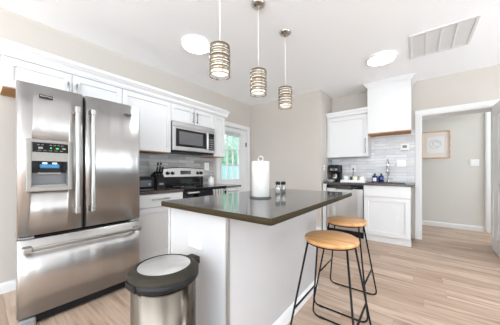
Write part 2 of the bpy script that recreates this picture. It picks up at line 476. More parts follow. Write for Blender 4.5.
struct('floor', 'floor', 'tan oak plank floor', 'floor', B(XL - .15, XR + .15, YR - .15, 5.9, -0.1, 0))
struct('ceiling', 'ceiling', 'smooth white ceiling', 'ceiling', B(XL - .15, XR + .15, YR - .15, 5.9, ZC, ZC + .1))
wl = struct('wall_left', 'wall', 'greige wall behind the fridge and range', 'wall', B(XL - .15, XL, YR, YB + .1, 0, ZC))
cut(wl, (XL - .3, XL + .1, 2.865, 3.725, -.05, 2.02))
struct('wall_back', 'wall', 'blank greige wall between glazed door and sink alcove', 'wall',
       B(XL, XA, YB, YS + .3, 0, ZC))
ws = struct('wall_sink', 'wall', 'greige wall with sink run and hall opening', 'wall', B(XA, XR, YS, YS + .3, 0, ZC))
cut(ws, (.055, .90, YS - .1, YS + .5, -.05, 2.03))
wr = struct('wall_right', 'wall', 'greige right wall behind the viewer', 'wall', B(XR, XR + .15, YR, 5.9, 0, ZC))
cut(wr, (XR - .1, XR + .3, -5.4, -2.8, .35, 2.35), (XR - .1, XR + .3, -2.4, .2, .35, 2.35), (XR - .1, XR + .3, 1.9, 3.6, .35, 2.35), (XR - .1, XR + .3, 4.87, 5.67, .7, 2.3))
wq = struct('wall_rear', 'wall', 'greige rear wall behind the viewer', 'wall', B(XL - .15, XR + .15, YR - .15, YR, 0, ZC))
cut(wq, (-2.8, -.2, YR - .3, YR + .1, .35, 2.35), (0, 2.6, YR - .3, YR + .1, .35, 2.35))
struct('wall_hall', 'hall', 'pale grey hall wall beyond the opening', 'wall', B(-1.2, XR, 5.75, 5.9, 0, ZC))
struct('wall_hall_end', 'hall', 'left end wall of the hall', 'wall', B(-1.2, -1.05, YS + .3, 5.75, 0, ZC))
# unseen windows, added to go with the fill lamps
def window(i, face, plane, a0, a1, z0, z1):
    t = thing('window_%d' % i, (0, 0, 0), 'white framed window added out of view for the fill light, number %d' % i, 'window', kind='structure')
    sgn = -1
    def q(a0, a1, d0, d1, z0, z1):
        if face == 'x': return B(plane + d0, plane + d1, a0, a1, z0, z1)
        return B(a0, a1, plane - d1, plane - d0, z0, z1)
    am = (a0 + a1) / 2; zm = (z0 + z1) / 2; f = .05
    part('window_frame', 'trim', t, q(a0, a0 + f, .03, .1, z0, z1), q(a1 - f, a1, .03, .1, z0, z1), q(a0 + f, a1 - f, .03, .1, z0, z0 + f), q(a0 + f, a1 - f, .03, .1, z1 - f, z1),
         q(am - .02, am + .02, .04, .09, z0 + f, z1 - f), q(a0 + f, am - .02, .04, .09, zm - .02, zm + .02), q(am + .02, a1 - f, .04, .09, zm - .02, zm + .02))
    part('pane', 'glass', t, q(a0 + f, a1 - f, .063, .067, z0 + f, z1 - f))
window(1, 'x', XR, 1.9, 3.6, .35, 2.35)
window(5, 'x', XR, -5.4, -2.8, .35, 2.35)
window(6, 'x', XR, -2.4, .2, .35, 2.35)
window(4, 'x', XR, 4.87, 5.67, .7, 2.3)
window(2, 'y', YR, -2.8, -.2, .35, 2.35)
window(3, 'y', YR, 0, 2.6, .35, 2.35)

BBP = [(0, 0), (.014, 0), (.014, .07), (.010, .085), (.005, .092), (0, .095)]
struct('baseboard_left', 'trim', 'white baseboard left of the fridge', 'baseboard', X(BBP, (XL, YR, 0), (XL, .9, 0), (1, 0, 0)))
struct('baseboard_hall', 'trim', 'white baseboard along the hall wall', 'baseboard', X(BBP, (-1.05, 5.75, 0), (XR, 5.75, 0), (0, -1, 0)))
struct('baseboard_back', 'trim', 'white baseboard on the blank greige wall', 'baseboard', X(BBP, (XL + .06, YB, 0), (XA, YB, 0), (0, -1, 0)))

# hall opening: casing and jamb lining
struct('trim_1', 'trim', 'white casing around the hall opening', 'trim',
       B(-.02, .055, YS - .022, YS, 0, 2.03, bev=.004), B(-.02, .975, YS - .022, YS, 2.03, 2.11, bev=.004),
       B(.90, .975, YS - .022, YS, 0, 2.03, bev=.004),
       B(.055, .070, YS - .015, YS + .315, 0, 2.03), B(.887, .90, YS - .015, YS + .315, 0, 2.03), B(.07, .887, YS - .015, YS + .315, 2.015, 2.03))
struct('trim_8', 'trim', 'tall white casing on the hall wall right of the light switch', 'trim',
       B(.985, 1.09, 5.725, 5.75, 0, 2.38, bev=.004), B(1.0, 1.03, 5.718, 5.726, 0, 2.38, bev=.002))

# glazed exterior door in the left wall
d1 = thing('door_1', (XL, 3.295, 0), 'white exterior door with nine small panes', 'door', kind='structure')
dx0, dx1 = XL - .09, XL - .045
gy0, gy1, gz0, gz1 = 2.985, 3.495, .955, 1.86
part('door_slab', 'trim', d1,
     B(dx0, dx1, 2.87, gy0, .012, 2.015), B(dx0, dx1, gy1, 3.72, .012, 2.015), B(dx0, dx1, gy0, gy1, .012, gz0), B(dx0, dx1, gy0, gy1, gz1, 2.015),
     B(dx1 - .004, dx1 + .012, gy0 - .03, gy0, gz0 - .03, gz1 + .03, bev=.003), B(dx1 - .004, dx1 + .012, gy1, gy1 + .03, gz0 - .03, gz1 + .03, bev=.003),
     B(dx1 - .004, dx1 + .012, gy0, gy1, gz0 - .03, gz0, bev=.003), B(dx1 - .004, dx1 + .012, gy0, gy1, gz1, gz1 + .03, bev=.003),
     B(dx1 - .004, dx1 + .008, 2.99, 3.24, .2, .78, bev=.006), B(dx1 - .004, dx1 + .008, 3.33, 3.58, .2, .78, bev=.006))
part('muntins', 'trim', d1, *[B(dx0 + .005, dx1 + .006, gy0 + (gy1 - gy0) * k / 3 - .009, gy0 + (gy1 - gy0) * k / 3 + .009, gz0, gz1) for k in (1, 2)],
     *[B(dx0 + .006, dx1 + .005, gy0, gy1, gz0 + (gz1 - gz0) * k / 3 - .009, gz0 + (gz1 - gz0) * k / 3 + .009) for k in (1, 2)])
part('pane', 'glass', d1, B(dx0 + .02, dx0 + .024, gy0, gy1, gz0, gz1))
part('hinge', 'dgrey', d1, B(dx1, dx1 + .035, 3.718, 3.735, 1.66, 1.75))
part('hinge', 'dgrey', d1, B(dx1, dx1 + .035, 3.718, 3.735, .25, .34))
struct('trim_2', 'trim', 'white casing around the glazed exterior door', 'trim',
       B(XL, XL + .02, 2.785, 2.865, 0, 2.02, bev=.004), B(XL, XL + .02, 3.725, 3.80, 0, 2.02, bev=.004), B(XL, XL + .02, 2.785, 3.80, 2.02, 2.10, bev=.004),
       B(XL - .15, XL, 3.72, 3.728, 0, 2.02), B(XL - .15, XL, 2.862, 2.87, 0, 2.02), B(XL - .15, XL, 2.87, 3.72, 2.016, 2.024))
bl = thing('window_blind', (dx1, 3.24, 1.87), 'raised off white mini blind at the top of the glazed door', 'blind')
part('headrail', 'blind', bl, B(dx1 + .014, dx1 + .04, gy0 - .02, gy1 + .02, 1.915, 1.945, bev=.003))
part('slat_stack', 'blind', bl, *[B(dx1 + .014, dx1 + .038, gy0 - .015, gy1 + .015, 1.868 + .006 * k, 1.872 + .006 * k) for k in range(8)])

# white door standing open into the kitchen
d2 = thing('door_2', (.84, YS, 0), 'white panelled door standing open at the right of the hall opening', 'door', kind='structure')
fs = [B(.838, .873, 3.70, 4.50, .008, 2.028, bev=.002)]
for z0, z1 in ((.20, .95), (1.10, 1.88)):
    for y0, y1 in ((3.80, 4.05), (4.14, 4.39)):
        fs += [B(.832, .84, y0, y0 + .012, z0, z1), B(.832, .84, y1 - .012, y1, z0, z1), B(.832, .84, y0, y1, z0, z0 + .012), B(.832, .84, y0, y1, z1 - .012, z1),
               B(.834, .84, y0 + .035, y1 - .035, z0 + .035, z1 - .035, bev=.003)]
part('door_slab', 'trim', d2, *fs)
for z in (.25, 1.0, 1.78):
    part('hinge', 'steel_bright', d2, T([(.878, 4.50, z - .045), (.878, 4.50, z + .045)], .004))
part('door_knob', 'steel_bright', d2, T([(.838, 3.76, .95), (.80, 3.76, .95)], .01), L([(0, .925), (.02, .932), (.027, .95), (.02, .968), (0, .975)], .785, 3.76))

# backsplashes and crown mouldings
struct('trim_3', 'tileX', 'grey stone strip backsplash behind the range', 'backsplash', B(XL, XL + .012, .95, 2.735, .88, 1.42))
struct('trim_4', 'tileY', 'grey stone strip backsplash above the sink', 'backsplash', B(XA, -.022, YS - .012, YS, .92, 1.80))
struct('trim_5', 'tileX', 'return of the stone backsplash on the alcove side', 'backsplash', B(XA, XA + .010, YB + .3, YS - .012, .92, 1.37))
CR = [(0, 0), (.014, 0), (.014, .012), (.022, .014), (.026, .034), (.036, .050), (.050, .062), (.050, .070), (.062, .072), (.068, .084), (.068, .105), (0, .105)]
struct('trim_6', 'trim', 'white crown moulding along the cabinets on the left wall', 'moulding',
       X(CR, (-2.65, .06, 2.058), (-2.65, 2.70, 2.058), (1, 0, 0)), X(CR, (XL, 2.69, 2.058), (-2.60, 2.69, 2.058), (0, 1, 0)))

# ------------------------------------------------------------------ outside the glazed door
struct('ground_outside', 'soil', 'ground outside the glazed door', 'ground', B(-14, XL - .15, -2, 16, -.2, -.08))
fc = thing('garden_fence', (-6.2, 6, -.08), 'teal board fence outside the glazed door', 'fence')
part('boards', 'fence', fc, *[B(-6.22, -6.2, 2.0 + .152 * k, 2.0 + .152 * k + .146, -.05, 1.33 + .02 * (k % 3 == 0)) for k in range(64)])
for k in range(5):
    part('post', 'fence', fc, B(-6.32, -6.22, 2.4 + 2.2 * k, 2.5 + 2.2 * k, -.08, 1.4))
part('rail', 'fence', fc, B(-6.26, -6.22, 2.0, 11.7, .25, .33)); part('rail', 'fence', fc, B(-6.26, -6.22, 2.0, 11.7, 1.05, 1.13))
def tree(x, y, h, r, m, label, n=3200):
    t = thing('garden_tree', (x, y, -.08), label, 'tree', 'trees behind the garden fence')
    bm = bmesh.new()
    for _ in range(n):
        a = random.uniform(0, 2 * PI); u = random.uniform(-1, 1); q = random.random() ** .4
        s = math.sqrt(1 - u * u)
        c = Vector((x + r * q * s * math.cos(a), y + r * q * s * math.sin(a), h + r * 1.15 * q * u))
        d1v = Vector((random.gauss(0, 1), random.gauss(0, 1), random.gauss(0, 1))).normalized() * random.uniform(.07, .13)
        d2v = d1v.orthogonal().normalized() * random.uniform(.04, .08)
        v = [bm.verts.new(c + d1v), bm.verts.new(c + d2v), bm.verts.new(c - d1v), bm.verts.new(c - d2v)]
        bm.faces.new(v)
    link('foliage', bm, m, parent=t)
    part('trunk', 'bark', t, T([(x, y, -.08), (x + .05, y, h * .5), (x, y + .08, h)], [.12, .09, .05]))
tree(-8.0, 6.6, 1.75, 1.25, 'leafA', 'bright green tree seen through the left column of door panes')
tree(-8.1, 9.6, 2.0, 1.35, 'leafB', 'mint green tree seen through the middle column of door panes')
tree(-8.0, 12.5, 1.9, 1.3, 'leafA', 'bright green tree seen through the right column of door panes')

# ------------------------------------------------------------------ ceiling fittings
def disc_light(x, y, label):
    t = thing('ceiling_light', (x, y, ZC), label, 'light', 'flush ceiling lights')
    part('rim', 'white_plastic', t, L([(.168, ZC - .0005), (.172, ZC - .02), (.168, ZC - .028), (.158, ZC - .028), (.158, ZC - .012), (0, ZC - .012)], x, y, 48))
    part('diffuser', 'diffuser', t, L([(.157, ZC - .014), (.157, ZC - .027), (.12, ZC - .031), (0, ZC - .033)], x, y, 48))
    return t
d0 = disc_light(-2.03, 1.59, 'round flush ceiling light left of the pendants')
copy_tree(d0, (-.365, 3.27, ZC), 'round flush ceiling light near the return vent')
copy_tree(d0, (1.35, 1.75, ZC), 'round flush ceiling light right of the view, above the open floor')
copy_tree(d0, (1.55, -1.15, ZC), 'round flush ceiling light behind the viewer on the right')
copy_tree(d0, (1.55, 5.2, ZC), 'unseen round flush ceiling light added to brighten the hall, right of the door opening')  # added lamp, out of view, to brighten the hall

vt = thing('return_air_vent', (.21, 3.225, ZC), 'white return air vent with four grey louvre panels on the ceiling', 'vent')
vx0, vx1, vy0, vy1 = -.065, .485, 2.93, 3.53
zf = ZC - .012
f = .028
part('frame', 'trim', vt, B(vx0, vx0 + f, vy0, vy1, zf, ZC, bev=.003), B(vx1 - f, vx1, vy0, vy1, zf, ZC, bev=.003), B(vx0 + f, vx1 - f, vy0, vy0 + f, zf, ZC, bev=.003), B(vx0 + f, vx1 - f, vy1 - f, vy1, zf, ZC, bev=.003))
cw = (vx1 - vx0 - 2 * f) / 4
for k in range(1, 4):
    part('divider', 'trim', vt, B(vx0 + f + cw * k - .009, vx0 + f + cw * k + .009, vy0 + f, vy1 - f, zf, ZC))
for k in range(4):
    a, b_ = vx0 + f + cw * k + (.009 if k else 0), vx0 + f + cw * (k + 1) - (.009 if k < 3 else 0)
    part('louvre_panel', 'vent_grey', vt, B(a, b_, vy0 + f, vy1 - f, ZC - .003, ZC), *[B(a, b_, vy0 + f + .018 * j, vy0 + f + .018 * j + .010, ZC - .008, ZC - .003) for j in range(30)])

def pendant(x, y, label):
    t = thing('pendant_light', (x, y, ZC), label, 'pendant light', 'three banded pendants over the island')
    part('canopy', 'satin_nickel', t, L([(.062, ZC), (.062, ZC - .006), (.052, ZC - .018), (.03, ZC - .026), (.012, ZC - .03), (.009, ZC - .05), (0, ZC - .05)], x, y, 32))
    z0 = 2.012
    part('cord', 'cord', t, T([(x, y, z0), (x, y, ZC - .045)], .0035, 8))
    part('finial', 'nickel', t, L([(0, z0 + .012), (.008, z0 + .01), (.012, z0 - .005), (.03, z0 - .008), (.03, z0 - .012), (0, z0 - .012)], x, y, 20))
    r = .0735
    bands = [(0, .034), (.044, .064), (.074, .114), (.124, .144), (.154, .182), (.203, .209)]
    sh = [L([(0, z0 - .012), (r, z0 - .012), (r, z0 - .013), (0, z0 - .013)], x, y, 40, closed=True)]
    for a, b_ in bands:
        sh.append(L([(r, z0 - .012 - a), (r, z0 - .012 - b_), (r - .003, z0 - .012 - b_), (r - .003, z0 - .012 - a)], x, y, 40, closed=True))
    for k in range(4):
        an = PI / 4 + k * PI / 2 + .3
        px, py = x + (r - .003) * math.cos(an), y + (r - .003) * math.sin(an)
        sh.append(T([(px, py, z0 - .012), (px, py, z0 - .221)], .0025, 6))
    part('banded_shade', 'nickel', t, *sh)
    part('glass_liner', 'shade_glow', t, L([(r - .009, z0 - .016), (r - .009, z0 - .197), (r - .012, z0 - .197), (r - .012, z0 - .016)], x, y, 40, closed=True))
    part('bulb', 'bulb', t, L([(0, z0 - .03), (.013, z0 - .03), (.014, z0 - .06), (.028, z0 - .095), (.03, z0 - .115), (.02, z0 - .138), (0, z0 - .145)], x, y, 20))
    return t
p0 = pendant(-1.11, 1.075, 'nearest banded nickel pendant, its canopy above the picture')
copy_tree(p0, (-1.11, 1.545, ZC), 'middle banded nickel pendant over the island')
copy_tree(p0, (-1.11, 2.04, ZC), 'farthest banded nickel pendant, nearest the sink wall')

# ------------------------------------------------------------------ upper cabinets, left wall
def upper(name, y0, y1, z0, z1, doors, label, group='white upper cabinets'):
    t = thing('wall_cabinet', (XL, (y0 + y1) / 2, z0), label, 'cabinet', group)
    fx = -2.669
    part('carcass', 'cab', t, B(XL + .001, fx, y0 + .0005, y1 - .0005, z0 + .008, z1))
    part('underside', 'ply', t, B(XL + .012, fx - .002, y0 + .004, y1 - .004, z0, z0 + .008))
    for a0, a1, hy in doors:
        d = part('door', 'cab', t, *shaker('X', fx, a0, a1, z0 + .006, z1 - .012))
        if hy is not None:
            part('handle', 'steel_handle', d, *bar_handle('X', fx + .019, hy[0], hy[1], hy[2]))
    return t
upper('a', .135, 1.03, 1.80, 2.066, [(.135, .580, (.548, 1.90, .13)), (.582, 1.03, (.614, 1.90, .13))], 'wide white wall cabinet above the fridge')
upper('b', 1.03, 1.645, 1.362, 2.066, [(1.03, 1.645, (1.065, 1.46, .16))], 'tall white wall cabinet between fridge and microwave')
upper('c', 1.645, 2.432, 1.805, 2.066, [(1.645, 2.038, (2.003, 1.915, .16)), (2.04, 2.432, (2.075, 1.915, .16))], 'short white wall cabinet above the microwave')
upper('d', 2.432, 2.69, 1.355, 2.066, [(2.432, 2.69, None)], 'narrow white wall cabinet beside the glazed door')

# ------------------------------------------------------------------ microwave
mw = thing('microwave', (XL, 2.035, 1.40), 'stainless over the range microwave below the short cabinet', 'microwave')
mx = -2.615
my0, my1, mz0, mz1 = 1.65, 2.428, 1.402, 1.803
part('body', 'dgrey', mw, B(XL + .013, mx - .03, my0 + .003, my1 - .003, mz0, mz1 - .002, bev=.004))
part('vent_grille', 'steel', mw, B(mx - .03, mx, my0, my1, 1.738, mz1, bev=.004), *[B(mx - .002, mx + .001, my0 + .03, my1 - .03, 1.748 + .009 * k, 1.751 + .009 * k) for k in range(5)])
md = part('door', 'steel', mw, B(mx - .03, mx + .006, my0, my1 - .17, mz0 + .004, 1.735, bev=.005))
part('door_surround', 'black_gloss', md, B(mx + .004, mx + .009, my0 + .045, my1 - .19, 1.462, 1.708, bev=.002))
part('window', 'mesh_grey', md, B(mx + .008, mx + .0105, my0 + .095, my1 - .27, 1.497, 1.675))
part('handle', 'steel_bright', md, T(rounded([(mx + .005, my1 - .205, 1.70), (mx + .05, my1 - .205, 1.70), (mx + .05, my1 - .205, 1.45), (mx + .005, my1 - .205, 1.45)], .02), .011))
cp = part('control_panel', 'steel', mw, B(mx - .03, mx + .006, my1 - .168, my1, mz0 + .004, 1.735, bev=.005))
part('keypad', 'black_gloss', cp, B(mx + .004, mx + .008, my1 - .145, my1 - .03, 1.45, 1.715))
for r_ in range(5):
    for c_ in range(3):
        part('key', 'grey_mid', cp, B(mx + .007, mx + .0095, my1 - .135 + .034 * c_, my1 - .113 + .034 * c_, 1.465 + .035 * r_, 1.485 + .035 * r_))
part('display', 'black', cp, B(mx + .007, mx + .0095, my1 - .135, my1 - .045, 1.66, 1.70))
part('underside', 'black', mw, B(XL + .03, mx - .035, my0 + .02, my1 - .02, mz0 - .02, mz0))

# ------------------------------------------------------------------ fridge
fr = thing('refrigerator', (-2.5, .588, 0), 'stainless french door refrigerator with bottom freezer drawer', 'refrigerator')
fx = -2.15
part('body', 'dgrey', fr, B(-2.93, -2.225, .238, .986, .04, 1.725, bev=.006))
def door_skin(y0, y1, z0, z1):
    def f(bm):
        # slab whose front bows out slightly and rolls back at both vertical edges
        prof = []
        n = 14
        for k in range(n + 1):
            s = k / n; y = y0 + (y1 - y0) * s
            e = min(s, 1 - s) * (y1 - y0)
            x = fx - .004 + .004 * math.sin(PI * s)
            if e < .022: x -= .022 - math.sqrt(max(0, .022 ** 2 - (.022 - e) ** 2))
            prof.append((x, y))
        # denser samples on the rolled edges
        ex = []
        for a in (0.0008, .002, .004, .008, .013):
            ex.append((fx - .004 - (.022 - math.sqrt(.022 ** 2 - (.022 - a) ** 2)), y0 + a))
            ex.append((fx - .004 - (.022 - math.sqrt(.022 ** 2 - (.022 - a) ** 2)), y1 - a))
        prof = sorted(prof + ex, key=lambda p: p[1])
        pts = [(-2.222, y0)] + prof + [(-2.222, y1)]
        t = bmesh.new()
        lo = [t.verts.new((x, y, z0)) for x, y in pts]; hi = [t.verts.new((x, y, z1)) for x, y in pts]
        for k in range(len(pts)):
            q = (k + 1) % len(pts)
            fa = t.faces.new((lo[k], lo[q], hi[q], hi[k])); fa.smooth = 0 < k < len(pts) - 2
        t.faces.new(lo[::-1]); t.faces.new(hi)
        bmesh.ops.recalc_face_normals(t, faces=t.faces[:])
        merge(bm, t)
    return f
ld = part('door', 'steel', fr, door_skin(.175, .5475, .655, 1.737)); ld['label'] = 'left fridge door with the ice and water dispenser'
cut(ld, (-2.205, -2.10, .243, .447, .998, 1.187))
rd = part('door', 'steel', fr, door_skin(.5575, 1.003, .655, 1.737)); rd['label'] = 'plain right fridge door'
dr = part('freezer_drawer', 'steel', fr, door_skin(.175, 1.003, .085, .628))
part('gasket', 'black', fr, B(-2.224, -2.205, .19, .986, .63, .652), B(-2.224, -2.19, .549, .556, .655, 1.73))
part('hinge_cover', 'dgrey', fr, B(-2.30, -2.19, .245, .31, 1.725, 1.75, bev=.006)); part('hinge_cover', 'dgrey', fr, B(-2.30, -2.19, .916, .986, 1.725, 1.75, bev=.006))
part('hinge_strip', 'grey_mid', fr, B(-2.21, -2.158, .186, .26, .632, .648, bev=.003)); 
part('hinge_strip', 'grey_mid', fr, B(-2.21, -2.158, .916, .99, .632, .648, bev=.003))
part('toe_grille', 'black', fr, B(-2.24, -2.185, .187, .989, .015, .078))
part('foot', 'grey_mid', fr, B(-2.24, -2.15, .185, .27, .0, .07, bev=.012)); part('foot', 'grey_mid', fr, B(-2.24, -2.17, .906, .989, .0, .03, bev=.012))
def fridge_bar(door, p0, p1):
    p0, p1 = Vector(p0), Vector(p1)
    v = (p1.z - p0.z) > .1
    hw, hd = .0145, .011
    def q(a0, a1, w_, x0, x1, bev):
        if v: return B(x0, x1, p0.y - w_, p0.y + w_, a0, a1, bev=bev)
        return B(x0, x1, a0, a1, p0.z - w_, p0.z + w_, bev=bev)
    lo, hi = (p0.z, p1.z) if v else (p0.y, p1.y)
    part('handle', 'steel_handle', door, q(lo, hi, hw, p0.x - hd, p0.x + hd, .007))
    for a0 in (lo - .004, hi - .046):
        part('handle_bracket', 'steel_handle', door, q(a0, a0 + .05, .018, fx - .01, p0.x + hd + .004, .007))
fridge_bar(ld, (-2.092, .494, .785), (-2.092, .494, 1.615))
fridge_bar(rd, (-2.092, .596, .785), (-2.092, .596, 1.615))
fridge_bar(dr, (-2.092, .2, .568), (-2.092, .975, .568))
# dispenser
dp = part('dispenser', 'grey_plastic', ld,
          B(fx - .012, fx + .010, .216, .246, .965, 1.342, bev=.006), B(fx - .012, fx + .010, .444, .474, .965, 1.342, bev=.006),
          B(fx - .012, fx + .010, .24, .45, .965, 1.0, bev=.006), B(fx - .012, fx + .010, .24, .45, 1.318, 1.342, bev=.006),
          B(fx - .012, fx + .006, .24, .45, 1.186, 1.32))
part('display_panel', 'black_gloss', ld, B(fx + .005, fx + .009, .248, .444, 1.250, 1.318))
part('recess', 'cavity', ld, B(-2.204, -2.200, .244, .446, .998, 1.187), B(-2.204, fx - .01, .243, .247, .998, 1.187), B(-2.204, fx - .01, .443, .447, .998, 1.187))
part('recess_shade', 'black', ld, B(-2.2, fx - .03, .247, .443, 1.166, 1.186), B(-2.2, -2.19, .247, .443, 1.10, 1.186), B(-2.2, fx - .02, .247, .268, 1.12, 1.186), B(-2.2, fx - .02, .422, .443, 1.12, 1.186))  # black pieces put the shade of the upper recess into colour
part('drip_tray', 'grey_plastic', ld, B(-2.203, fx - .004, .247, .443, .998, 1.012, bev=.002), *[B(-2.195, fx - .012, .262 + .02 * k, .272 + .02 * k, 1.011, 1.014) for k in range(9)])
part('nozzle', 'blue_lamp', ld, B(-2.19, fx - .012, .29, .40, 1.135, 1.165, bev=.008))
part('nozzle_lamp', 'white_led', ld, B(-2.185, fx - .02, .305, .33, 1.167, 1.176), B(-2.185, fx - .02, .36, .385, 1.167, 1.176))
part('paddle', 'black', ld, B(-2.195, -2.175, .285, .405, 1.10, 1.145, bev=.008))
part('paddle_lip', 'grey_plastic', ld, B(-2.198, -2.178, .28, .41, 1.088, 1.104, bev=.005))
part('digits', 'green_led', ld, B(fx + .009, fx + .0098, .342, .350, 1.278, 1.288), B(fx + .009, fx + .0098, .374, .390, 1.277, 1.286))
part('display_icons', 'grey_mid', ld, *[B(fx + .009, fx + .0097, .272 + .022 * k, .285 + .022 * k, 1.302, 1.306) for k in range(7) if k != 2],
     *[B(fx + .009, fx + .0097, .275 + .03 * k, .293 + .03 * k, 1.262, 1.265) for k in range(5)], B(fx + .009, fx + .0097, .278, .302, 1.274, 1.288), B(fx + .009, fx + .0097, .41, .43, 1.276, 1.288))
part('buttons', 'grey_mid', ld, *[B(fx + .006, fx + .0072, .272 + .029 * k, .287 + .029 * k, 1.232, 1.237) for k in range(6)], B(fx + .006, fx + .0072, .258, .264, 1.206, 1.218),
     B(fx + .006, fx + .0072, .428, .434, 1.206, 1.218), B(fx + .006, fx + .0072, .328, .333, 1.206, 1.211), B(fx + .006, fx + .0072, .35, .36, 1.206, 1.211))
def lettering(name, txt, m, parent, loc, size, face, extr=.0006):
    cu = bpy.data.curves.new(name, 'FONT'); cu.body = txt; cu.size = size; cu.align_x = 'CENTER'; cu.align_y = 'CENTER'; cu.extrude = extr
    tmp = bpy.data.objects.new('tmp_text', cu); C.objects.link(tmp)
    bpy.context.view_layer.update()
    me = bpy.data.meshes.new_from_object(tmp.evaluated_get(bpy.context.evaluated_depsgraph_get()))
    bpy.data.objects.remove(tmp); bpy.data.curves.remove(cu)
    R_ = Matrix.Rotation(PI / 2, 4, 'X')
    if face == 'X': R_ = Matrix.Rotation(PI / 2, 4, 'Z') @ R_
    bm = bmesh.new(); bm.from_mesh(me); bpy.data.meshes.remove(me)
    bmesh.ops.transform(bm, matrix=Matrix.Translation(loc) @ R_, verts=bm.verts[:])
    return link(name, bm, m, parent=parent)
bd = part('badge', 'black', ld, B(fx - .006, fx + .002, .283, .358, 1.644, 1.670, bev=.003))
lettering('badge_lettering', 'MAYTAG', 'steel_bright', ld, (fx + .0025, .320, 1.658), .0165, 'X')
lettering('badge_lettering', 'ICE2O', 'dgrey', rd, (fx - .0005, .885, 1.645), .026, 'X', .002)

# ------------------------------------------------------------------ left worktops and base cabinets
WZ = .882
def base_left(y0, y1, label):
    t = thing('base_cabinet', (XL, (y0 + y1) / 2, 0), label, 'cabinet', 'white base cabinets on the left wall')
    fx_ = -2.405
    part('carcass', 'cab', t, B(XL + .001, fx_, y0, y1, .10, WZ - .03))
    part('toe_kick', 'cab', t, B(XL + .05, fx_ - .06, y0 + .002, y1 - .002, 0, .10))
    d = part('drawer', 'cab', t, fb('X', fx_, y0 + .003, y1 - .003, 0, .019, .70, WZ - .036, .002))
    part('handle', 'steel_handle', d, *bar_handle('X', fx_ + .019, (y0 + y1) / 2, .79, .22, vertical=False))
    d = part('door', 'cab', t, *shaker('X', fx_, y0 + .003, y1 - .003, .11, .695))
    part('handle', 'steel_handle', d, *bar_handle('X', fx_ + .019, y1 - .035 if y1 < 2 else y0 + .035, .60, .16))
base_left(1.02, 1.655, 'white base cabinet between fridge and range')
base_left(2.432, 2.74, 'narrow white base cabinet right of the range')
solo('worktop', 'stone_brown', (-2.67, 1.33, WZ - .03), 'dark stone worktop between fridge and range', 'worktop', B(XL + .013, -2.365, 1.0, 1.656, WZ - .03, WZ, bev=.004))
solo('worktop', 'quartz', (-2.67, 2.6, WZ - .03), 'short dark worktop right of the range, its corner before the glazed door', 'worktop', B(XL + .013, -2.365, 2.426, 2.80, WZ - .03, WZ, bev=.004))

# range
rg = thing('range', (XL, 2.04, 0), 'black and stainless electric range under the microwave', 'stove')
ry0, ry1 = 1.66, 2.422
part('body', 'black', rg, B(XL + .02, -2.39, ry0, ry1, .04, WZ - .012))
part('cooktop', 'black_gloss', rg, B(XL + .06, -2.345, ry0, ry1, WZ - .012, WZ + .008, bev=.004))
for bx_, by_, br_ in ((-2.52, 1.84, .10), (-2.52, 2.24, .08), (-2.76, 1.84, .075), (-2.76, 2.24, .095)):
    part('burner_ring', 'grey_mid', rg, L([(br_, WZ + .008), (br_, WZ + .0088), (br_ - .004, WZ + .0088), (br_ - .004, WZ + .008)], bx_, by_, 40, closed=True))
def bg(bm):
    t = bmesh.new(); R_ = []
    n = 16
    for xx in (XL + .02, -2.90):
        lo = []; hi = []
        for k in range(n + 1):
            s = k / n; y = ry0 + (ry1 - ry0) * s
            zt = 1.145 + .02 * math.sin(PI * s)
            lo.append(t.verts.new((xx + (.02 if xx > -2.95 else 0), y, 1.03))); hi.append(t.verts.new((xx, y, zt)))
        R_.append((lo, hi))
    (l0, h0), (l1, h1) = R_
    for k in range(n):
        t.faces.new((l1[k], l1[k + 1], h1[k + 1], h1[k])); t.faces.new((h0[k], h1[k], h1[k + 1], h0[k + 1]))
        t.faces.new((l0[k], h0[k], h0[k + 1], l0[k + 1])); t.faces.new((l0[k], l0[k + 1], l1[k + 1], l1[k]))
    t.faces.new((l0[0], l1[0], h1[0], h0[0])); t.faces.new((l0[n], h0[n], h1[n], l1[n]))
    bmesh.ops.recalc_face_normals(t, faces=t.faces[:])
    merge(bm, t)
part('riser', 'black_gloss', rg, B(XL + .02, -2.905, ry0 + .01, ry1 - .01, WZ + .008, 1.035))
back = part('backguard', 'steel_bright', rg, bg)
part('cap', 'black', rg, *[B(XL + .022, -2.905, ry0 + (ry1 - ry0) * k / 16, ry0 + (ry1 - ry0) * (k + 1) / 16, 1.146 + .02 * math.sin(PI * (k + .5) / 16), 1.156 + .02 * math.sin(PI * (k + .5) / 16)) for k in range(16)])
for ky in (1.735, 1.815, 2.285, 2.355):
    k_ = part('knob', 'black', back, T([(-2.892, ky, 1.085), (-2.862, ky, 1.085)], [.027, .023], 20))
    part('knob_mark', 'white_plastic', k_, B(-2.863, -2.861, ky - .002, ky + .002, 1.09, 1.106))
ds = part('display', 'black_gloss', back, B(-2.899, -2.885, 1.955, 2.145, 1.058, 1.122))
part('display_segments', 'grey_mid', back, *[B(-2.886, -2.884, 1.97 + .022 * k, 1.984 + .022 * k, z, z + .012) for k in range(8) for z in (1.07, 1.095)])
od = part('oven_door', 'black_gloss', rg, B(-2.39, -2.345, ry0 + .005, ry1 - .005, .22, WZ - .03, bev=.006))
part('handle', 'steel_bright', od, T(rounded([(-2.347, ry0 + .03, .833), (-2.30, ry0 + .03, .833), (-2.30, ry1 - .03, .833), (-2.347, ry1 - .03, .833)], .02), .013))
part('storage_drawer', 'black', rg, B(-2.39, -2.348, ry0 + .005, ry1 - .005, .05, .21, bev=.005))
